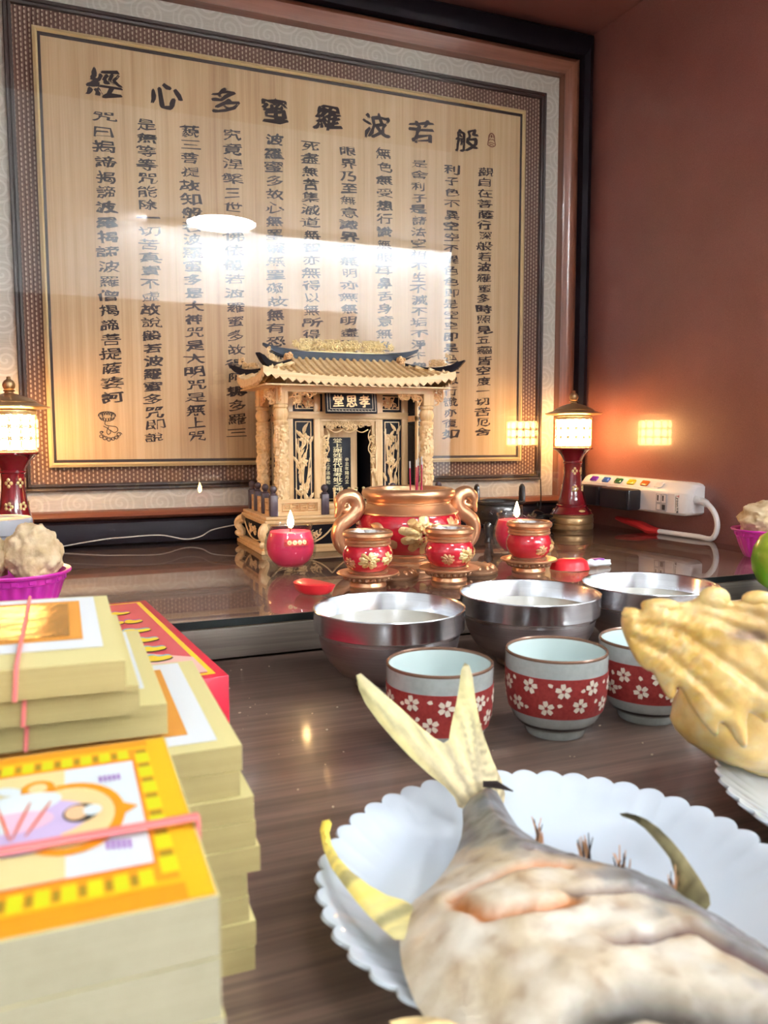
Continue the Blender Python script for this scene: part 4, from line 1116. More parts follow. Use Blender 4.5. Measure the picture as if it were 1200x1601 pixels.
for k, nm in enumerate(('violet', 'blue', 'green', 'yellow', 'orange', 'clear')):
    b = MB(); x = .030 + k * .0345; b.rbox((x, .004, .0011), (x + .018, .015, .0045 if k < 5 else .0025), 'switch_' + nm, .0015, 2, NM)
    if k < 5: b.rbox((x + .003, .0065, .0046), (x + .015, .012, .0056), 'switch_' + nm, .0006, 1, NM)
    sw = b.build('rocker_switch', ps); sw['label'] = nm.replace('clear', 'clear unlit') + ' rocker switch'
b = MB(); b.rbox((.214, .0045, .0355), (.240, .0315, .0368), 'usb_grey', .001, 1, SM)
for x in (.2165, .2285):
    b.box((x, .018, .0369), (x + .009, .030, .0372), 'plastic_white_face', SM); b.box((x + .0015, .020, .03725), (x + .0045, .029, .0375), 'usb_dark', SM)
    b.box((x + .001, .0065, .0369), (x + .008, .0145, .0373), 'usb_dark' if x > .22 else 'plastic_white_face', SM)
b.build('usb_panel', ps)
b = MB()       # lettering runs down the face, tops of the letters to the right
LM = SM @ frame((0, 0, .0356), (0, -1, 0), (1, 0, 0))
for k, ch in enumerate('Tyson'): write(b, ch, -(.0300 - k * .0037), .264, .0072, .0072 if k else .0085, 'print_red' if k == 0 else 'print_black', LM, .0, .02)
for k, ch in enumerate('太電'): write(b, ch, -(.0105 - k * .0045), .264, .0045, .0048, 'print_black', LM, .0, .02)
b.box((.2590, .006, .0355), (.2596, .030, .0357), 'print_black', SM)
b.build('lettering', bod)
for k, (x0, x1) in enumerate(((.028, .092), (.100, .178))):
    t = thing('plug_adapter', ('black plug adapter in the power strip, half hidden behind the altar lamp', 'wide black plug adapter in the middle of the power strip')[k], 'plug', ps.matrix_basis @ SM @ Vector((x0, .002, .0358)))
    DM = SM.to_3x3().to_4x4()
    b = MB(); b.rbox((0, -.001, 0), (x1 - x0, .033, .030 if k else .026), 'plug_black', .004, 2, DM); b.build('case', t)
    b = MB(); b.rbox((.004, .001, .0002 + (.030 if k else .026)), (x1 - x0 - .004, .031, .0008 + (.030 if k else .026)), 'plug_black', .001, 1, DM); b.build('face', t)
WI = ps.matrix_basis @ SM; WB = ps.matrix_basis.inverted()
def cp(x, y, z): p = WI @ Vector((x, y, z)); p.z = max(p.z, ZL + .0046); return tuple(WB @ p)
b = MB(); b.tube(spline([cp(LN - .002, .026, .018), cp(LN + .02, .0235, .018), cp(LN + .040, .008, .018), cp(LN + .046, -.012, .018), cp(LN + .036, -.033, .018), cp(LN + .008, -.042, .018), cp(LN - .03, -.040, .020), cp(LN - .085, -.034, .02)], 50), .0044, 'cord_white', 12); t = b.build('power_cord', ps)
b = MB()
for k in range(9):
    b.lathe([(.0062, -.0011), (.0082 - .0003 * k, -.0008), (.0082 - .0003 * k, .0008), (.0062, .0011)], 'plastic_white', 16, T(*cp(LN + .001 + k * .0026, .0258 - .00006 * k * k, .018)) @ D.to_track_quat('Z', 'Y').to_matrix().to_4x4())
b.build('strain_relief', t)
b = MB(); b.tube([cp(LN - .08, -.0345, .02), cp(LN - .10, -.032, .02), cp(LN - .125, -.026, .02), cp(LN - .17, -.022, .02), cp(LN - .19, -.02, .02)], [.0075, .0115, .011, .008, .005], 'plug_red', 8, flat=.7); b.build('red_plug', t)

# ------------------------------------------------------------------ steamed cakes, tub, lime
def cup_bowl(loc, rz, label):
    t = thing('plastic_bowl', label, 'bowl', loc, rz, 'magenta plastic bowls')
    f = lambda a, r, z: (r * (1 + .018 * math.sin(a * 26) * (1 if .004 < z < .03 else 0)), z)
    b = MB(); b.lathe([(0, 0), (.031, 0), (.033, .002), (.0385, .015), (.043, .029), (.0445, .030), (.0455, .0365), (.050, .0375), (.0508, .0395), (.0502, .0408), (.0455, .0395), (.0435, .035), (.036, .010), (.030, .003), (0, .003)], 'bowl_magenta', 130, fn=f); b.build('shell', t)
    b = MB()
    for k in range(18): b.rbox((-.0035, -.0006, -.0022), (.0035, .0010, .0022), 'bowl_magenta', .0006, 1, RZ(2 * PI * k / 18) @ T(0, -.0452, .0332))
    b.build('raised_tabs', t)
def cakecol(sd):
    def f(v):
        n = noise.fractal(v * 90 + Vector((sd, 0, 0)), 1, 2, 4); k = min(1, max(0, .5 + .6 * n)); 
        c0 = Vector((.56, .39, .20)); c1 = Vector((.80, .65, .43)); c = c0.lerp(c1, k)
        return (c.x, c.y, c.z)
    return f
cup_bowl((-.046, .862, ZL), 0, 'magenta plastic bowl of steamed cakes at the left edge, behind the paper stacks')
cup_bowl((.930, .845, ZL), .4, 'magenta plastic bowl with a steamed cake against the right wall')
for loc, r, sd, lab in (((-.0300, .850, ZL + .057), (.0255, .026, .030), 4, 'tan crumbly steamed cake on the right side of the left magenta bowl'),
                        ((-.076, .862, ZL + .055), (.024, .028, .026), 9, 'tan steamed cake cut by the left picture edge, in the left magenta bowl'),
                        ((.928, .845, ZL + .052), (.040, .036, .026), 15, 'tan wrinkled steamed cake heaped in the right magenta bowl')):
    o = lump('steamed_cake', loc, r, sd, 'cake_crumb', .20, 2.3, -.75, 5, cakecol(sd)); tag(o, lab, 'cake', 'steamed cakes')
t = thing('plastic_tub', 'translucent plastic tub with a lid behind the left steamed cakes', 'tub', (-.076, .975, ZL))
b = MB(); b.lathe([(0, 0), (.034, 0), (.0355, .002), (.0395, .066), (.038, .066), (.034, .004), (0, .004)], 'tub_clear', 48); b.build('tub', t)
b = MB(); b.lathe([(.0392, .0662), (.0425, .0665), (.0430, .072), (.0425, .0805), (.041, .083), (.036, .0825), (.034, .081), (0, .081)], 'tub_clear', 48); b.build('lid', t)
o = lump('pink_wrapper', (.772, .688, ZT + .0095), (.068, .040, .0125), 7, 'wrap_pink', .28, 2.4, -.72, 4); tag(o, 'crumpled pink and white wrapper on the table under the lime', 'wrapper')
b = MB(); b.lathe([(0, .002), (.002, 0), (.006, -.0005), (.018, .003), (.030, .0125), (.0365, .026), (.0385, .039), (.0370, .052), (.031, .065), (.020, .0735), (.008, .0768), (.003, .0762), (0, .0755)], 'lime_skin', 40)
b.ball((0, 0, .0762), (.003, .003, .0012), 'leaf_gold', 8, 5)
o = b.build('lime'); o.location = (.797, .700, ZT + .0262); o.rotation_euler = (.15, -.1, 0); tag(o, 'round green lime at the right edge, on the pink wrapper', 'lime')

# ------------------------------------------------------------------ steel bowls, tea cups
def steel_bowl(loc, label):
    t = thing('steel_bowl', label, 'bowl', loc, 0, 'stainless steel bowls on the table')
    b = MB()
    b.lathe([(0, 0), (.028, 0), (.030, .001), (.031, .005), (.033, .0075), (.043, .0125), (.0525, .0225), (.0585, .034), (.0610, .0455), (.0612, .0475), (.0636, .0485)], 'steel_satin', 72)
    b.lathe([(.0636, .0485), (.0645, .0495), (.0652, .066), (.0655, .0668), (.0650, .0676), (.0642, .0672), (.0634, .0655), (.0628, .050), (.0605, .044), (.057, .032), (.048, .019), (.034, .0115), (0, .010)], 'steel', 72)
    b.build('shell', t)
    b = MB(); b.lathe([(0, .0505), (.055, .0505), (.0624, .0507)], 'tea', 56); b.build('liquid', t)
for (x, y), lab in (((.2552, .6245), 'leftmost stainless steel bowl of pale tea, in front of the left red jar'), ((.4010, .6340), 'middle stainless steel bowl of pale tea, directly behind the cups'), ((.5350, .6280), 'rightmost stainless steel bowl, partly hidden by the chicken')):
    steel_bowl((x, y, ZT), lab)
cupp = [(.0222, .0062), (.0262, .0080), (.0302, .0130), (.0333, .0195), (.0350, .0270), (.0358, .0365), (.0361, .048), (.0362, .0590)]
def tea_cup(loc, rz, label):
    t = thing('tea_cup', label, 'cup', loc, rz, 'patterned tea cups')
    b = MB()
    b.lathe([(0, .002), (.0185, .001), (.0195, 0), (.0205, 0), (.0216, .002), (.0222, .0061)], 'celadon', 64)
    b.lathe(cupp, 'celadon', 64)
    b.lathe([(.0344, .0590), (.0340, .05), (.0330, .032), (.0290, .019), (.020, .0115), (0, .010)], 'celadon_inside', 64); cb = b.build('body', t)
    b = MB(); b.lathe([(.0362, .0590), (.0362, .0602), (.0353, .0610), (.0345, .0602), (.0344, .0590)], 'cup_rim', 64); b.build('brown_rim', t)
    b = MB(); R = lambda z, d: (lerp_r(cupp, z) + d, z)
    b.lathe([R(.0195, .0002)] + [R(.0195 + .0285 * i / 14, .0003) for i in range(15)] + [R(.048, .0001)], 'cup_red', 72)
    b.lathe([R(.0086, .0001), R(.0090, .0003), R(.0106, .0003), R(.0110, .0001)], 'cup_line', 64); bn_ = b.build('red_band', t)
    b = MB(); rnd = random.Random(3)
    def petal(a0, z0, ang, L, w):
        pts = []
        for s, tt in [(1, i / 6) for i in range(7)] + [(-1, i / 6) for i in range(5, 0, -1)]:
            ww = w * math.sin(PI * min(1, tt * .80 + .10)) ** .8; q = tt * L - (.22 * L if tt > .99 else 0)
            pts.append((.0009 + q, s * ww))
        vs = []
        for u, v in pts:
            x = u * math.cos(ang) - v * math.sin(ang); z = z0 + u * math.sin(ang) + v * math.cos(ang); z = min(max(z, .0198), .0477); r = lerp_r(cupp, z) + .0006; a = a0 + x / .0355
            vs.append((r * math.cos(a), r * math.sin(a), z))
        c = tuple(sum(p[i] for p in vs) / len(vs) for i in range(3)); n = len(vs)
        b.add(vs + [c], [(i, (i + 1) % n, n) for i in range(n)], 'cup_print')
    for k in range(10):
        for j, zz in enumerate((.0408, .0282)):
            a = 2 * PI * (k + .5 * j) / 10 + rnd.uniform(-.05, .05); z = zz + rnd.uniform(-.0012, .0012); rot = rnd.uniform(0, 2)
            for p in range(5): petal(a, z, rot + p * 2 * PI / 5, .0055, .0017)
            petal(a + .30 + rnd.uniform(-.03, .03), z + rnd.uniform(-.003, .004), rnd.uniform(0, 6), .0042, .0013)
    b.build('flower_print', bn_)
for (x, y), rz, lab in (((.2315, .4765), 0, 'leftmost patterned tea cup, behind the raised fish tail'), ((.3232, .4745), 1.1, 'middle patterned tea cup with a red flower band, standing clear'), ((.4040, .4730), 2.3, 'rightmost patterned tea cup, half hidden behind the chicken wing')):
    tea_cup((x, y, ZT), rz, lab)

# ------------------------------------------------------------------ joss paper, box, film
def bundle(name, x0, x1, y0, y1, z0, h, label, group, edge='paper_edge', curve=0.0, rz=0.0, foil=True, top='paper_top', band=None):
    t = thing(name, label, 'paper bundle', ((x0 + x1) / 2, (y0 + y1) / 2, z0), rz, group)
    w, d = (x1 - x0) / 2, (y1 - y0) / 2
    def lift(x): return curve * (.25 - ((x / w - .35)) ** 2) if curve else 0.0
    lo = min(lift(-w), lift(w), 0) if curve else 0
    N = 16; vs = []; fs = []; tp = []
    for i in range(N + 1):
        x = -w + 2 * w * i / N; k = max(lift(x) - lo, 0) * .8 if curve else 0
        for y in (-d, d): vs += [(x, y, k), (x, y, k + h)]
    for i in range(N):
        a, c = 4 * i, 4 * i + 4
        fs += [(a, c, c + 1, a + 1), (a + 2, a + 3, c + 3, c + 2), (a, a + 2, c + 2, c)]; tp.append((a + 1, c + 1, c + 3, a + 3))
    fs += [(0, 1, 3, 2), (4 * N, 4 * N + 2, 4 * N + 3, 4 * N + 1)]
    b = MB(); b.add(vs, fs, edge); b.add(vs, tp, top); b.build('sheets', t, 30)
    def zt(x): return (max(lift(x) - lo, 0) * .8 if curve else 0) + h
    def sheet(bb, u0, u1, v0, v1, mt, dz):
        n = 16; vv = []
        for i in range(n + 1):
            x = u0 + (u1 - u0) * i / n; vv += [(x, v0, zt(x) + dz), (x, v1, zt(x) + dz)]
        bb.add(vv, [(2 * i, 2 * i + 2, 2 * i + 3, 2 * i + 1) for i in range(n)], mt)
    if foil:
        b = MB(); mw = (.008, .018, .026, .008, .018, .026) if band is None else (.0065, .0135, .0185, .022, .036, .042)
        sheet(b, -w + .006, w - mw[0], -d + mw[3], d - .003, 'print_white', .0003); sheet(b, -w + .012, w - mw[1], -d + mw[4], d - .013, 'print_orange', .0005); pr = b.build('printed_sheet', t)
        b = MB(); sheet(b, -w + .018, w - mw[2], -d + mw[5], d - .020, 'foil_gold', .0008); b.build('gold_foil', pr)
    if band is not None:
        b = MB(); P = [(band - .001, -d - .0008, zt(band) - h), (band, -d - .0008, zt(band) + .0002), (band, -d + .001, zt(band) + .0012)] + [(band, -d + (2 * d) * i / 6, zt(band) + .0012) for i in range(1, 7)]
        b.tube(P, .0008, 'band_pink', 6); b.build('rubber_band', t)
    return t
ORD = ('top', 'second', 'third', 'fourth', 'fifth', 'sixth', 'seventh', 'eighth', 'ninth', 'tenth')
RH = .0926 / 9
rnd = random.Random(12)
jit = [0, -.001, .004, .0045, .006, .001, .0015, .004, .0035]
for k in range(9):
    zt_ = ZT + .0926 - (k + 1) * RH
    bundle('joss_paper_bundle', -.145 + jit[k], .0605 + jit[k], .299 - jit[k] * .3, .427 - jit[k] * .3, zt_ + .0001, RH - .0003, ('gold-foil joss paper bundle topping the tall rear stack, beside the red box' if k == 0 else f'{ORD[k]} paper bundle from the top of the tall rear stack at its right edge'), 'joss paper in the rear stack', foil=(k == 0))
for k, (x1, y0, z0, h) in enumerate(((.0185, .299, ZT + .1166, .0112), (.0235, .305, ZT + .1052, .0110), (.0345, .314, ZT + .0928, .0120))):
    bundle('joss_paper_bundle', x1 - .20, x1, y0, y0 + .130, z0, h, ('uppermost curved bundle with gold foil and a pink rubber band, at the left edge', 'curved bundle second from the top, under the gold foil bundle at the left', 'curved bundle third from the top, resting on the rear stack behind the orange picture card')[k], 'curved joss paper bundles', curve=.0024, foil=True, band=(.064, .061, .050)[k])
for k in range(7):
    dz = .1056 / 7; z0 = ZT + .1056 - (k + 1) * dz + .0001; j = (0, 0, .0008, -.0035, -.003, .004, .006)[k]
    t = bundle('picture_card_bundle', -.135 + j, .0300 + j, .1775, .2840, z0, dz - .0003, ('front paper bundle topped by an orange-edged picture card with a haloed figure' if k == 0 else f'{ORD[k]} bundle from the top of the front pale paper stack'), 'paper in the front stack', 'paper_edge_pale', foil=False)
    if k: continue
    w, d, hz = .0825, .05325, dz - .0003
    KX = .55
    def Q(bb, x0, x1, y0, y1, mt, z):
        x0, x1 = x0 * KX, x1 * KX; y0, y1 = (.0533 + (y - .0533) * 1.10 if .012 < y < .1 else y for y in (y0, y1))
        bb.add([(w - x0, -d + y0, hz + z), (w - x1, -d + y0, hz + z), (w - x1, -d + y1, hz + z), (w - x0, -d + y1, hz + z)], [(0, 1, 2, 3)], mt)
    def E(bb, cx, cy, rx, ry, mt, z, pw=1.0, an=0): 
        pts = []
        for i in range(28):
            q = 2 * PI * i / 28; u, v = rx * math.copysign(abs(math.cos(q)) ** pw, math.cos(q)), ry * math.sin(q)
            pts.append((w - KX * (cx + u * math.cos(an) - v * math.sin(an)), -d + cy + u * math.sin(an) + v * math.cos(an), hz + z))
        bb.add(pts, [list(range(28))], mt)
    b = MB(); Q(b, .0012, .290, .0008, .1057, 'card_orange', .0002); Q(b, .0010, .012, .001, .1055, 'card_yellow', .0003); card = b.build('picture_card', t)
    b = MB()
    Q(b, .0115, .156, .0125, .0955, 'card_yellow', .0004); Q(b, .0135, .154, .0145, .0935, 'card_orange', .00045)
    for i in range(7): Q(b, .0128, .0205, .0175 + i * .0108, .0175 + i * .0108 + .0072, 'card_lime', .0005); Q(b, .0138, .0195, .0250 + i * .0108, .0250 + i * .0108 + .0024, 'card_olive', .0005)
    for i in range(13):
        for y in (.0135, .0865): Q(b, .024 + i * .0105, .024 + i * .0105 + .0062, y, y + .0068, 'card_lime', .0005); Q(b, .0308 + i * .0105, .0308 + i * .0105 + .0028, y + .0012, y + .0054, 'card_olive', .0005)
    b.build('border_print', card)
    b = MB(); Q(b, .0222, .150, .0222, .0848, 'card_rededge', .0006); Q(b, .0228, .1495, .0229, .0841, 'card_pale', .0007); Q(b, .060, .1495, .0229, .0841, 'card_cream', .0008)
    for i in range(5):
        Q(b, .031 + .0024 * i, .0325 + .0024 * i, .031 + .0003 * i, .0355 + .0003 * i, 'card_violet', .0009); Q(b, .031 + .0024 * i, .0325 + .0024 * i, .0715, .0755, 'card_violet', .0009)
    b.build('card_panel', card)
    b = MB()      # plain haloed figure, head to the right
    E(b, .0575, .053, .0265, .0225, 'card_orange', .0010); b.add([(w - .0340 * KX, -d + .0580, hz + .0009), (w - .0245 * KX, -d + .053, hz + .0009), (w - .0340 * KX, -d + .0480, hz + .0009)], [(0, 1, 2)], 'card_orange')
    E(b, .0590, .053, .0230, .0190, 'card_cream', .0011); E(b, .0610, .053, .0205, .0160, 'card_peach', .0012)
    E(b, .0780, .053, .030, .0120, 'card_lilac', .0013, .8); E(b, .095, .044, .034, .0085, 'card_lilac', .0014, .8, .12); E(b, .095, .062, .034, .0085, 'card_pale', .0014, .8, -.12); E(b, .083, .053, .018, .0065, 'card_pink', .0015); E(b, .100, .056, .016, .006, 'card_pale', .0016, 1, .5)
    E(b, .0525, .053, .0085, .0058, 'print_black', .0015); E(b, .0545, .053, .0055, .0046, 'card_skin', .0017); E(b, .0468, .053, .0045, .0034, 'card_pale', .0018)
    for a, c in ((.080, .3), (.088, -.35), (.072, .5)): E(b, a, .053, .0007, .012, 'card_rededge', .0019, 1, c)
    E(b, .0735, .0745, .0085, .0060, 'card_orange', .0012); E(b, .0735, .0745, .0048, .0034, 'card_peach', .0013); E(b, .088, .0755, .007, .003, 'card_pale', .0012, 1, .3)
    E(b, .117, .032, .013, .006, 'card_pink', .0012, 1, .3); E(b, .121, .070, .016, .0075, 'card_peach', .0012); E(b, .112, .078, .010, .004, 'card_orange', .0013)
    b.build('figure_print', card)
    b = MB(); yb = .034
    b.rbox((-w - .001, -d + yb, hz + .0021), (w + .0012, -d + yb + .0036, hz + .0032), 'band_pink', .0004, 1); b.rbox((w + .0002, -d + yb, -.0002), (w + .0012, -d + yb + .0036, hz + .003), 'band_pink', .0004, 1); b.build('rubber_band', t)
# red printed box
BX = thing('red_gift_box', 'red printed box with a yellow border, behind the rear paper stack', 'box', (.0905, .482, ZT), math.radians(5.6))
b = MB(); b.rbox((-.17, 0, 0), (0, .259, .0656), 'box_red', .0012); bx = b.build('carton', BX)
b = MB()
def BQ(x0, x1, y0, y1, mt, z): b.add([(x0, y0, z), (x1, y0, z), (x1, y1, z), (x0, y1, z)], [(0, 1, 2, 3)], mt)
z = .0657
BQ(-.164, -.0065, .0065, .2525, 'box_yellow', z); BQ(-.1615, -.0105, .0105, .2485, 'box_face', z + .0002)
b.puff([(-.145 + .135 * u, .012 + .085 * v) for u, v in ((0, 0), (1, 0), (1, .45), (.75, .8), (.4, 1), (0, 1))], 'box_blush', .02, 0, None, fn=lambda x, y, h: (x, y, z + .0003))
rnd = random.Random(4)
for r_, y in enumerate((.052, .078, .106, .137, .170, .206)):      # bright lettering strokes, too small to read
    x = -.155
    while x < -.026 - .004 * (r_ % 2):
        L = rnd.uniform(.012, .022); h = rnd.uniform(.015, .021)
        for q, (mt, dy, dz) in enumerate((('print_black', -.002, .0004), ('box_cyan' if r_ < 4 else 'box_violet', .0035, .0005), ('box_yellow', 0, .0006))):
            pts = smooth([(x, y + dy), (x + L * .5, y + dy - h * .15), (x + L, y + dy + h * .1), (x + L * .95, y + dy + h * .5), (x + L * .55, y + dy + h * .38), (x + L * .4, y + dy + h * .7), (x + L * .1, y + dy + h * .6)], 1)
            b.flat(pts, z + dz, mt)
        x += L * rnd.uniform(.85, 1.1)
b.puff([(-.026 + .009 * math.cos(i * PI / 8), .034 + .010 * math.sin(i * PI / 8)) for i in range(16)], 'box_blush', .004, 0, None, fn=lambda x, y, h: (x, y, z + .0004))
b.build('lid_print', bx)
b = MB(); b.grid(8, 8, lambda u, v: (.066 + .010 * u * (1 - v * .8) + .002 * math.sin(9 * v + 4 * u), .352 + .022 * u + .003 * math.sin(7 * u), ZT + .0125 + .066 * v), 'plastic_film')
b.grid(8, 8, lambda u, v: (.067 + .009 * u * (1 - v * .9), .355 + .010 * u, ZT + .012 + .060 * v), 'plastic_film')
tag(b.build('plastic_film'), 'crinkled clear plastic film against the right side of the rear paper stack', 'plastic film')

# ------------------------------------------------------------------ plates, fish, chicken
def plate(loc, rz, label):
    b = MB(); NS = 46
    def sc(a, r, z):
        k = max(0, (r - .060) / .041); wv = abs(math.sin(a * NS / 2)) ** .8 - .5
        return (r + .0034 * k ** 3 * wv, z + .0011 * k * k * wv)
    prof = [(0, .003), (.045, .003), (.050, 0), (.054, 0), (.058, .0025), (.070, .0075), (.084, .0138), (.095, .0205), (.1005, .0248), (.1018, .0262), (.1010, .0275), (.0985, .0268), (.092, .0222), (.080, .0150), (.066, .0090), (.055, .0060), (.045, .0055), (0, .0055)]
    b.lathe(prof, 'opal_white', NS * 8, fn=sc); o = b.build('scalloped_plate', None, 60); o.location = loc; o.rotation_euler = (0, 0, rz)
    return tag(o, label, 'plate', 'white scalloped plates')
plate((.1892, .2730, ZT), 0, 'white scalloped plate carrying the fried fish')
plate((.4080, .2620, ZT), .05, 'white scalloped plate under the yellow chicken at the right edge')

FO = Vector((.160, .230, ZT + .0058)); FM = T(-FO.x, -FO.y, -FO.z)
fish = thing('fried_fish', 'whole fried fish lying on the white plate with its forked tail raised', 'fish', FO)
dorsal = [(.1995, .3475), (.1911, .3146), (.1907, .2945), (.1941, .2772), (.2038, .2635), (.2154, .2496), (.2215, .2328), (.2225, .2185), (.2256, .1981), (.2240, .165), (.2170, .130), (.2050, .100), (.1900, .080), (.175, .070)]
belly = [(.158, .072), (.135, .090), (.118, .120), (.106, .160), (.1009, .2053), (.0982, .2156), (.0998, .2279), (.1024, .2411), (.1094, .2581), (.1192, .2711), (.1303, .2772), (.1423, .2870), (.1529, .2979), (.1654, .3147), (.1754, .3352)]
outline = smooth(dorsal + belly, 1)
gashes = [([(.1260, .2489), (.1400, .2478), (.1622, .2479), (.1722, .2419)], .0018, 0), ([(.1261, .2439), (.1294, .2287), (.1483, .2222), (.1612, .2219)], .0024, 0), ([(.1627, .2270), (.1902, .2193), (.2055, .2005), (.2155, .1894)], .0024, 1), ([(.1590, .1981), (.1867, .1941), (.1969, .1724)], .0026, 1), ([(.1311, .1765), (.1498, .1746), (.1695, .1583), (.1850, .1506)], .0060, 2), ([(.165, .2600), (.183, .2560), (.198, .2450)], .0013, 1)]
def pd(x, y, line):
    best = 9
    for a, c in zip(line, line[1:]):
        ax, ay = a; bx_, by_ = c[0] - ax, c[1] - ay; tt = min(1, max(0, ((x - ax) * bx_ + (y - ay) * by_) / (bx_ ** 2 + by_ ** 2)))
        best = min(best, math.hypot(x - ax - tt * bx_, y - ay - tt * by_))
    return best
ZB = ZT + .0300
def body_h(x, y, h, dd):
    for g, w_, k_ in gashes:
        q = pd(x, y, g); h -= (.0036 if k_ < 2 else .007) * math.exp(-(q / w_) ** 2); h += .0005 * math.exp(-((q - 2.2 * w_) / w_) ** 2)
    h += .0016 * noise.fractal(Vector((x * 70, y * 70, 1)), 1, 2, 6) * min(1, dd / .008)
    return max(h, 0)
def fishcol(v):
    p = v + FO; x, y = p.x, p.y
    dd = pd(x, y, dorsal); n = noise.fractal(Vector((x * 55, y * 55, 2)), 1, 2, 5); n2 = noise.fractal(Vector((x * 130, y * 130, 5)), 1, 2, 4)
    c = Vector((.58, .47, .31)).lerp(Vector((.80, .75, .64)), min(1, max(0, .5 + .9 * n)))
    c = c.lerp(Vector((.26, .12, .035)), min(.75, max(0, .8 * (n2 - .1))))
    k = 1 / (1 + math.exp((dd - .036 - .014 * n) / .0045)) * (1 if y < .345 else .3)
    c = c.lerp(Vector((.030, .035, .046)).lerp(Vector((.19, .215, .25)), min(1, max(0, .5 + .8 * n2))), min(.92, k))
    for g, w_, k_ in gashes:
        q = math.exp(-(pd(x, y, g) / (w_ * 1.25)) ** 2); c = c.lerp((Vector((.46, .13, .006)), Vector((.085, .020, .014)), Vector((.010, .006, .005)))[k_], min(1, q * .95))
    f = max(0, min(1, (.172 - y) / .05)); c = c.lerp(Vector((.16, .10, .07)), f * min(1, max(0, .5 + .9 * n)))
    q = math.exp(-((x - .186) ** 2 + (y - .336) ** 2) / .0045 ** 2); c = c.lerp(Vector((.18, .05, .02)), q * .9)
    return (c.x, c.y, c.z)
b = MB(); b.puff(outline, 'fish_skin', .0026, .0200, .019, .044, FM, lambda x, y, h: (x, y, ZB + (h if h > 0 else h * min(1, max(.12, (y - .185) / .04))) + .10 * max(0, y - .31)), body_h, True); b.build('body', fish, 60, fishcol)
def fin(name, pts, M, th, rootcol, tipcol, dark=None, lab=None, step=.0022, bend=0.0):
    b = MB(); P = smooth(pts, 1); ys = [p[1] for p in P]; y0, y1 = min(ys), max(ys)
    b.puff(P, 'fin_skin', step, th, th, .004, M, lambda x, y, h: (x, y, h + bend * (y - y0) ** 2), lambda x, y, h, dd: h * (.85 + .2 * math.sin(math.atan2(x, y + .012) * 46)) )
    Mi = M.inverted()
    def col(v):
        q = Mi @ v; k = (q.y - y0) / (y1 - y0); an = math.atan2(q.x, abs(q.y - y0) + .012); n = noise.fractal(Vector((an * 16, k * 1.5, 1)), 1, 2, 3)
        c = Vector(rootcol).lerp(Vector(tipcol), min(1, max(0, k + .35 * n))); c = c * (1 + .9 * min(.25, max(-.45, n)))
        if dark: c = c.lerp(Vector(dark), min(1, max(0, (k - .72) * 3 + n)))
        return (c.x, c.y, c.z)
    o = b.build(name, fish, 60, col)
    if lab: o['label'] = lab
    return o
tailpts = [(-.0572, .0719), (-.0567, .0582), (-.0464, .0406), (-.0306, .0204), (-.0146, .0051), (.0150, .0023), (.0088, .0235), (.0063, .0433), (.0077, .0658), (.0026, .0691), (-.0034, .0511), (-.0094, .0388), (-.0132, .0282), (-.0222, .0342), (-.0347, .0485), (-.0467, .0611)]
tailpts = tailpts[:5] + [(-.0125, -.004), (.012, -.006)] + tailpts[5:]
fin('tail_fin', tailpts, FM @ frame((.19, .343, .818), (1, 0, 0), (0, .38, .925)), .0016, (.52, .42, .26), (.64, .58, .24), (.46, .40, .22), 'raised forked yellow tail fin')
fin('dorsal_fin', [(.0276, .0177), (.0206, .0208), (.0104, .0207), (-.0010, .0147), (-.0093, .0070), (-.0157, -.0002), (-.0120, -.008), (-.001, -.008), (.0009, .0073), (.0072, .0126), (.0161, .0180)], FM @ frame((.217, .235, .826), (-.3, .95, 0), (0, 0, 1)), .0011, (.30, .25, .12), (.40, .35, .18), (.14, .12, .07), 'curved olive dorsal fin')
fin('anal_fin', [(.1051, .3455), (.1125, .3460), (.1045, .3289), (.1035, .3053), (.1100, .2800), (.1190, .2700), (.1200, .2560), (.1053, .2462), (.1010, .2641), (.0990, .2844), (.0980, .3125)], FM @ T(0, 0, ZT + .0315), .0016, (.66, .60, .30), (.88, .70, .10), None, 'yellow anal fin curling over the plate rim')
fin('pelvic_fin', [(.0830, .2085), (.0908, .2084), (.1010, .2040), (.1060, .1953), (.1000, .1940), (.0918, .2015)], FM @ T(0, 0, ZT + .036), .0012, (.75, .55, .28), (.84, .62, .30), None, 'small tan pelvic fin')
b = MB()
rnd = random.Random(2)
for cx, cy in ((.1870, .2845), (.1978, .2655), (.2050, .2520), (.2125, .2300)):
    b = MB()
    for k in range(10): b.tube([(cx + rnd.uniform(-.002, .002), cy + rnd.uniform(-.002, .002), ZB + .003), (cx + rnd.uniform(-.004, .004), cy + rnd.uniform(-.003, .005), ZB + rnd.uniform(.010, .015))], [.0007, .0002], 'leaf_gold' if k % 3 else 'wick_black', 4, FM)
    b.build('finlet_stub', fish)
b = MB()
b.tube([(.1890, .3390, ZB + .0085), (.1950, .3360, ZB + .0085), (.2010, .3300, ZB + .0065)], [.0016, .0020, .0003], 'wick_black', 7, FM)
b.build('tail_scute', fish)

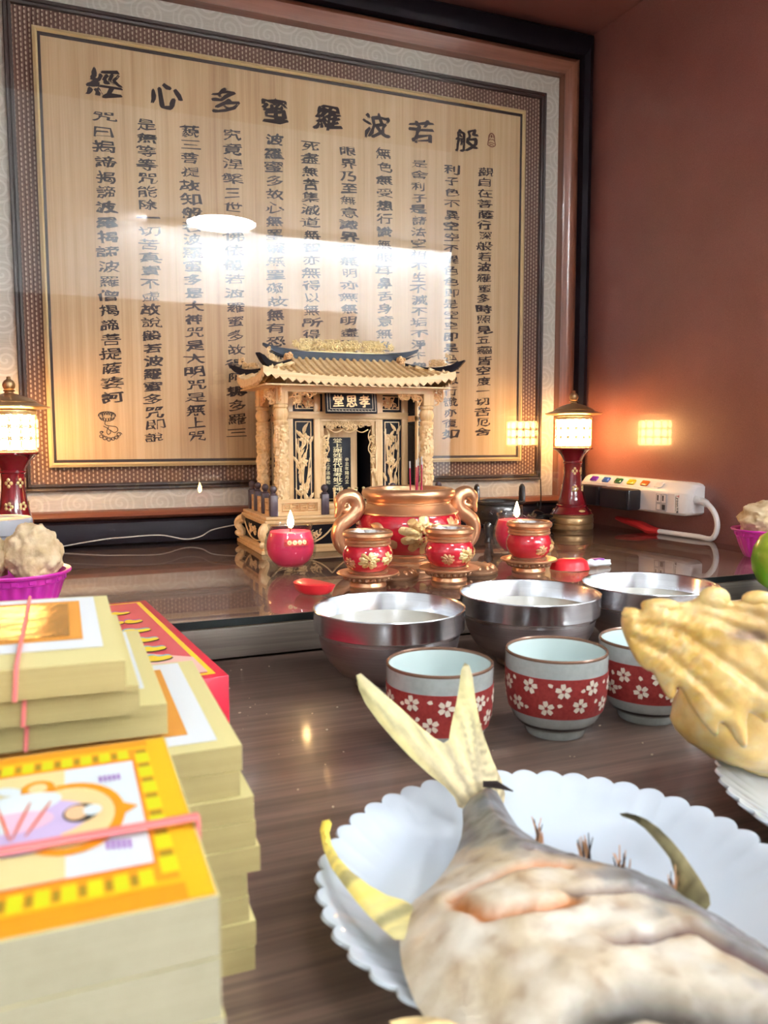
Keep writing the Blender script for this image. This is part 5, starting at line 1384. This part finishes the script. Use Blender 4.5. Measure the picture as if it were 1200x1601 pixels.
CO = Vector((.38, .27, ZT + .0058)); CM = T(-CO.x, -CO.y, -CO.z)
ck = thing('boiled_chicken', 'yellow boiled chicken with a spread, jagged-skinned wing, on the right plate', 'chicken', CO)
def ckcol(v):
    p = v + CO; n = noise.fractal(p * 45, 1, 2, 5); n2 = noise.fractal(p * 150, 1, 2, 3)
    c = Vector((.66, .39, .075)).lerp(Vector((.84, .59, .24)), min(1, max(0, .5 + .8 * n))); c = c.lerp(Vector((.72, .56, .28)), min(.6, max(0, n2)))
    q = math.exp(-((p.x - .318) ** 2 + (p.z - .913) ** 2 * 2.5) / .0125 ** 2) + .8 * math.exp(-((p.x - .300) ** 2 / 3 + (p.z - .905) ** 2 * 8) / .008 ** 2)
    c = c.lerp(Vector((.16, .075, .06)), min(.8, q * (.8 + n)))
    return (c.x, c.y, c.z)
b = MB(); bm = bmesh.new(); bmesh.ops.create_icosphere(bm, subdivisions=5, radius=1); vs = []
for v in bm.verts:
    p = v.co.copy(); n = noise.fractal(p * 2.2, 1, 2, 4); s_ = 1 + .05 * n; p.z = max(p.z, -.93)
    vs.append((.402 + p.x * .093 * s_, .332 + p.y * .043 * s_, .849 + p.z * .042 * s_))
b.add(vs, [[v.index for v in f.verts] for f in bm.faces], 'chicken_skin', CM); bm.free(); b.build('body', ck, 70, ckcol)
for x, y in ((.385, .338), (.435, .335)):
    b = MB(); b.ball((x, y, .8185), (.034, .024, .0165), 'chicken_skin', 24, 14, CM); b.build('leg', ck, 70, ckcol)
flap = [(-.0178, .0069), (-.0167, .0149), (-.0151, .0162), (-.0074, .0142), (-.0084, .0180), (-.0057, .0200), (.0020, .0205), (.0126, .0186), (.0180, .0206), (.0201, .0238), (.0266, .0265), (.0320, .0241), (.0327, .0201), (.0425, .0213), (.0460, .0236), (.0516, .0222), (.0604, .0177), (.0694, .0025), (.0668, -.0254), (.0524, -.0398), (.0467, -.0351), (.0423, -.0334), (.0434, -.0499), (.0413, -.0519), (.0377, -.0484), (.0338, -.0417), (.0293, -.0387), (.0297, -.0463), (.0276, -.0467), (.0218, -.0400), (.0160, -.0324), (.0135, -.0269), (.0101, -.0219), (.0093, -.0271), (.0066, -.0300), (.0025, -.0242), (-.0018, -.0158), (-.0052, -.0153), (-.0099, -.0110), (-.0149, -.0010)]
WM = CM @ frame((.27, .31, .90), (.86, -.5, 0), (0, .1, 1))
folds = [[(-.010, .008), (.010, .006), (.030, -.008), (.05, -.022)], [(.005, .016), (.024, .013), (.042, .006), (.058, -.006)], [(.015, .019), (.032, .016), (.048, .013)], [(-.012, .002), (.004, -.006), (.018, -.018), (.032, -.030)]]
def wing_h(x, y, h, dd):
    for f in folds: h -= .0028 * math.exp(-(pd(x, y, f) / .0022) ** 2)
    return h + .0012 * noise.fractal(Vector((x * 110, y * 110, 3)), 1, 2, 4) * min(1, dd / .003) + .0008 * math.sin((x * 1.2 - y) * 900) * min(1, dd / .004) * (1 if x < .02 else .3)
b = MB(); b.puff(smooth(flap, 1), 'chicken_skin', .0016, .0075, .006, .010, WM, lambda x, y, h: (x, y, h), wing_h); w_ = b.build('wing', ck, 70, ckcol); w_['label'] = 'spread wing with jagged yellow skin'
b = MB()
for x, y, r in ((.0265, .0215, (.0075, .006, .005)), (.0015, .0175, (.009, .0035, .0045)), (.047, .0215, (.008, .0045, .005)), (-.0125, .0125, (.005, .0035, .004))): b.ball((x, y, .001), r, 'chicken_skin', 16, 12, WM)
b.build('skin_folds', ck, 70, ckcol)

# ------------------------------------------------------------------ crumbs on the table
b = MB(); rnd = random.Random(6)
for k in range(90):
    x, y = rnd.uniform(.08, .55), rnd.uniform(.38, .73); r = rnd.uniform(.0003, .0009)
    b.ball((x, y, ZT + r * .6), (r * rnd.uniform(.8, 1.6), r, r * .7), 'crumb', 5, 4)
tag(b.build('table_crumbs'), 'tiny pale crumbs scattered over the wooden table', 'crumbs', None, 'stuff')
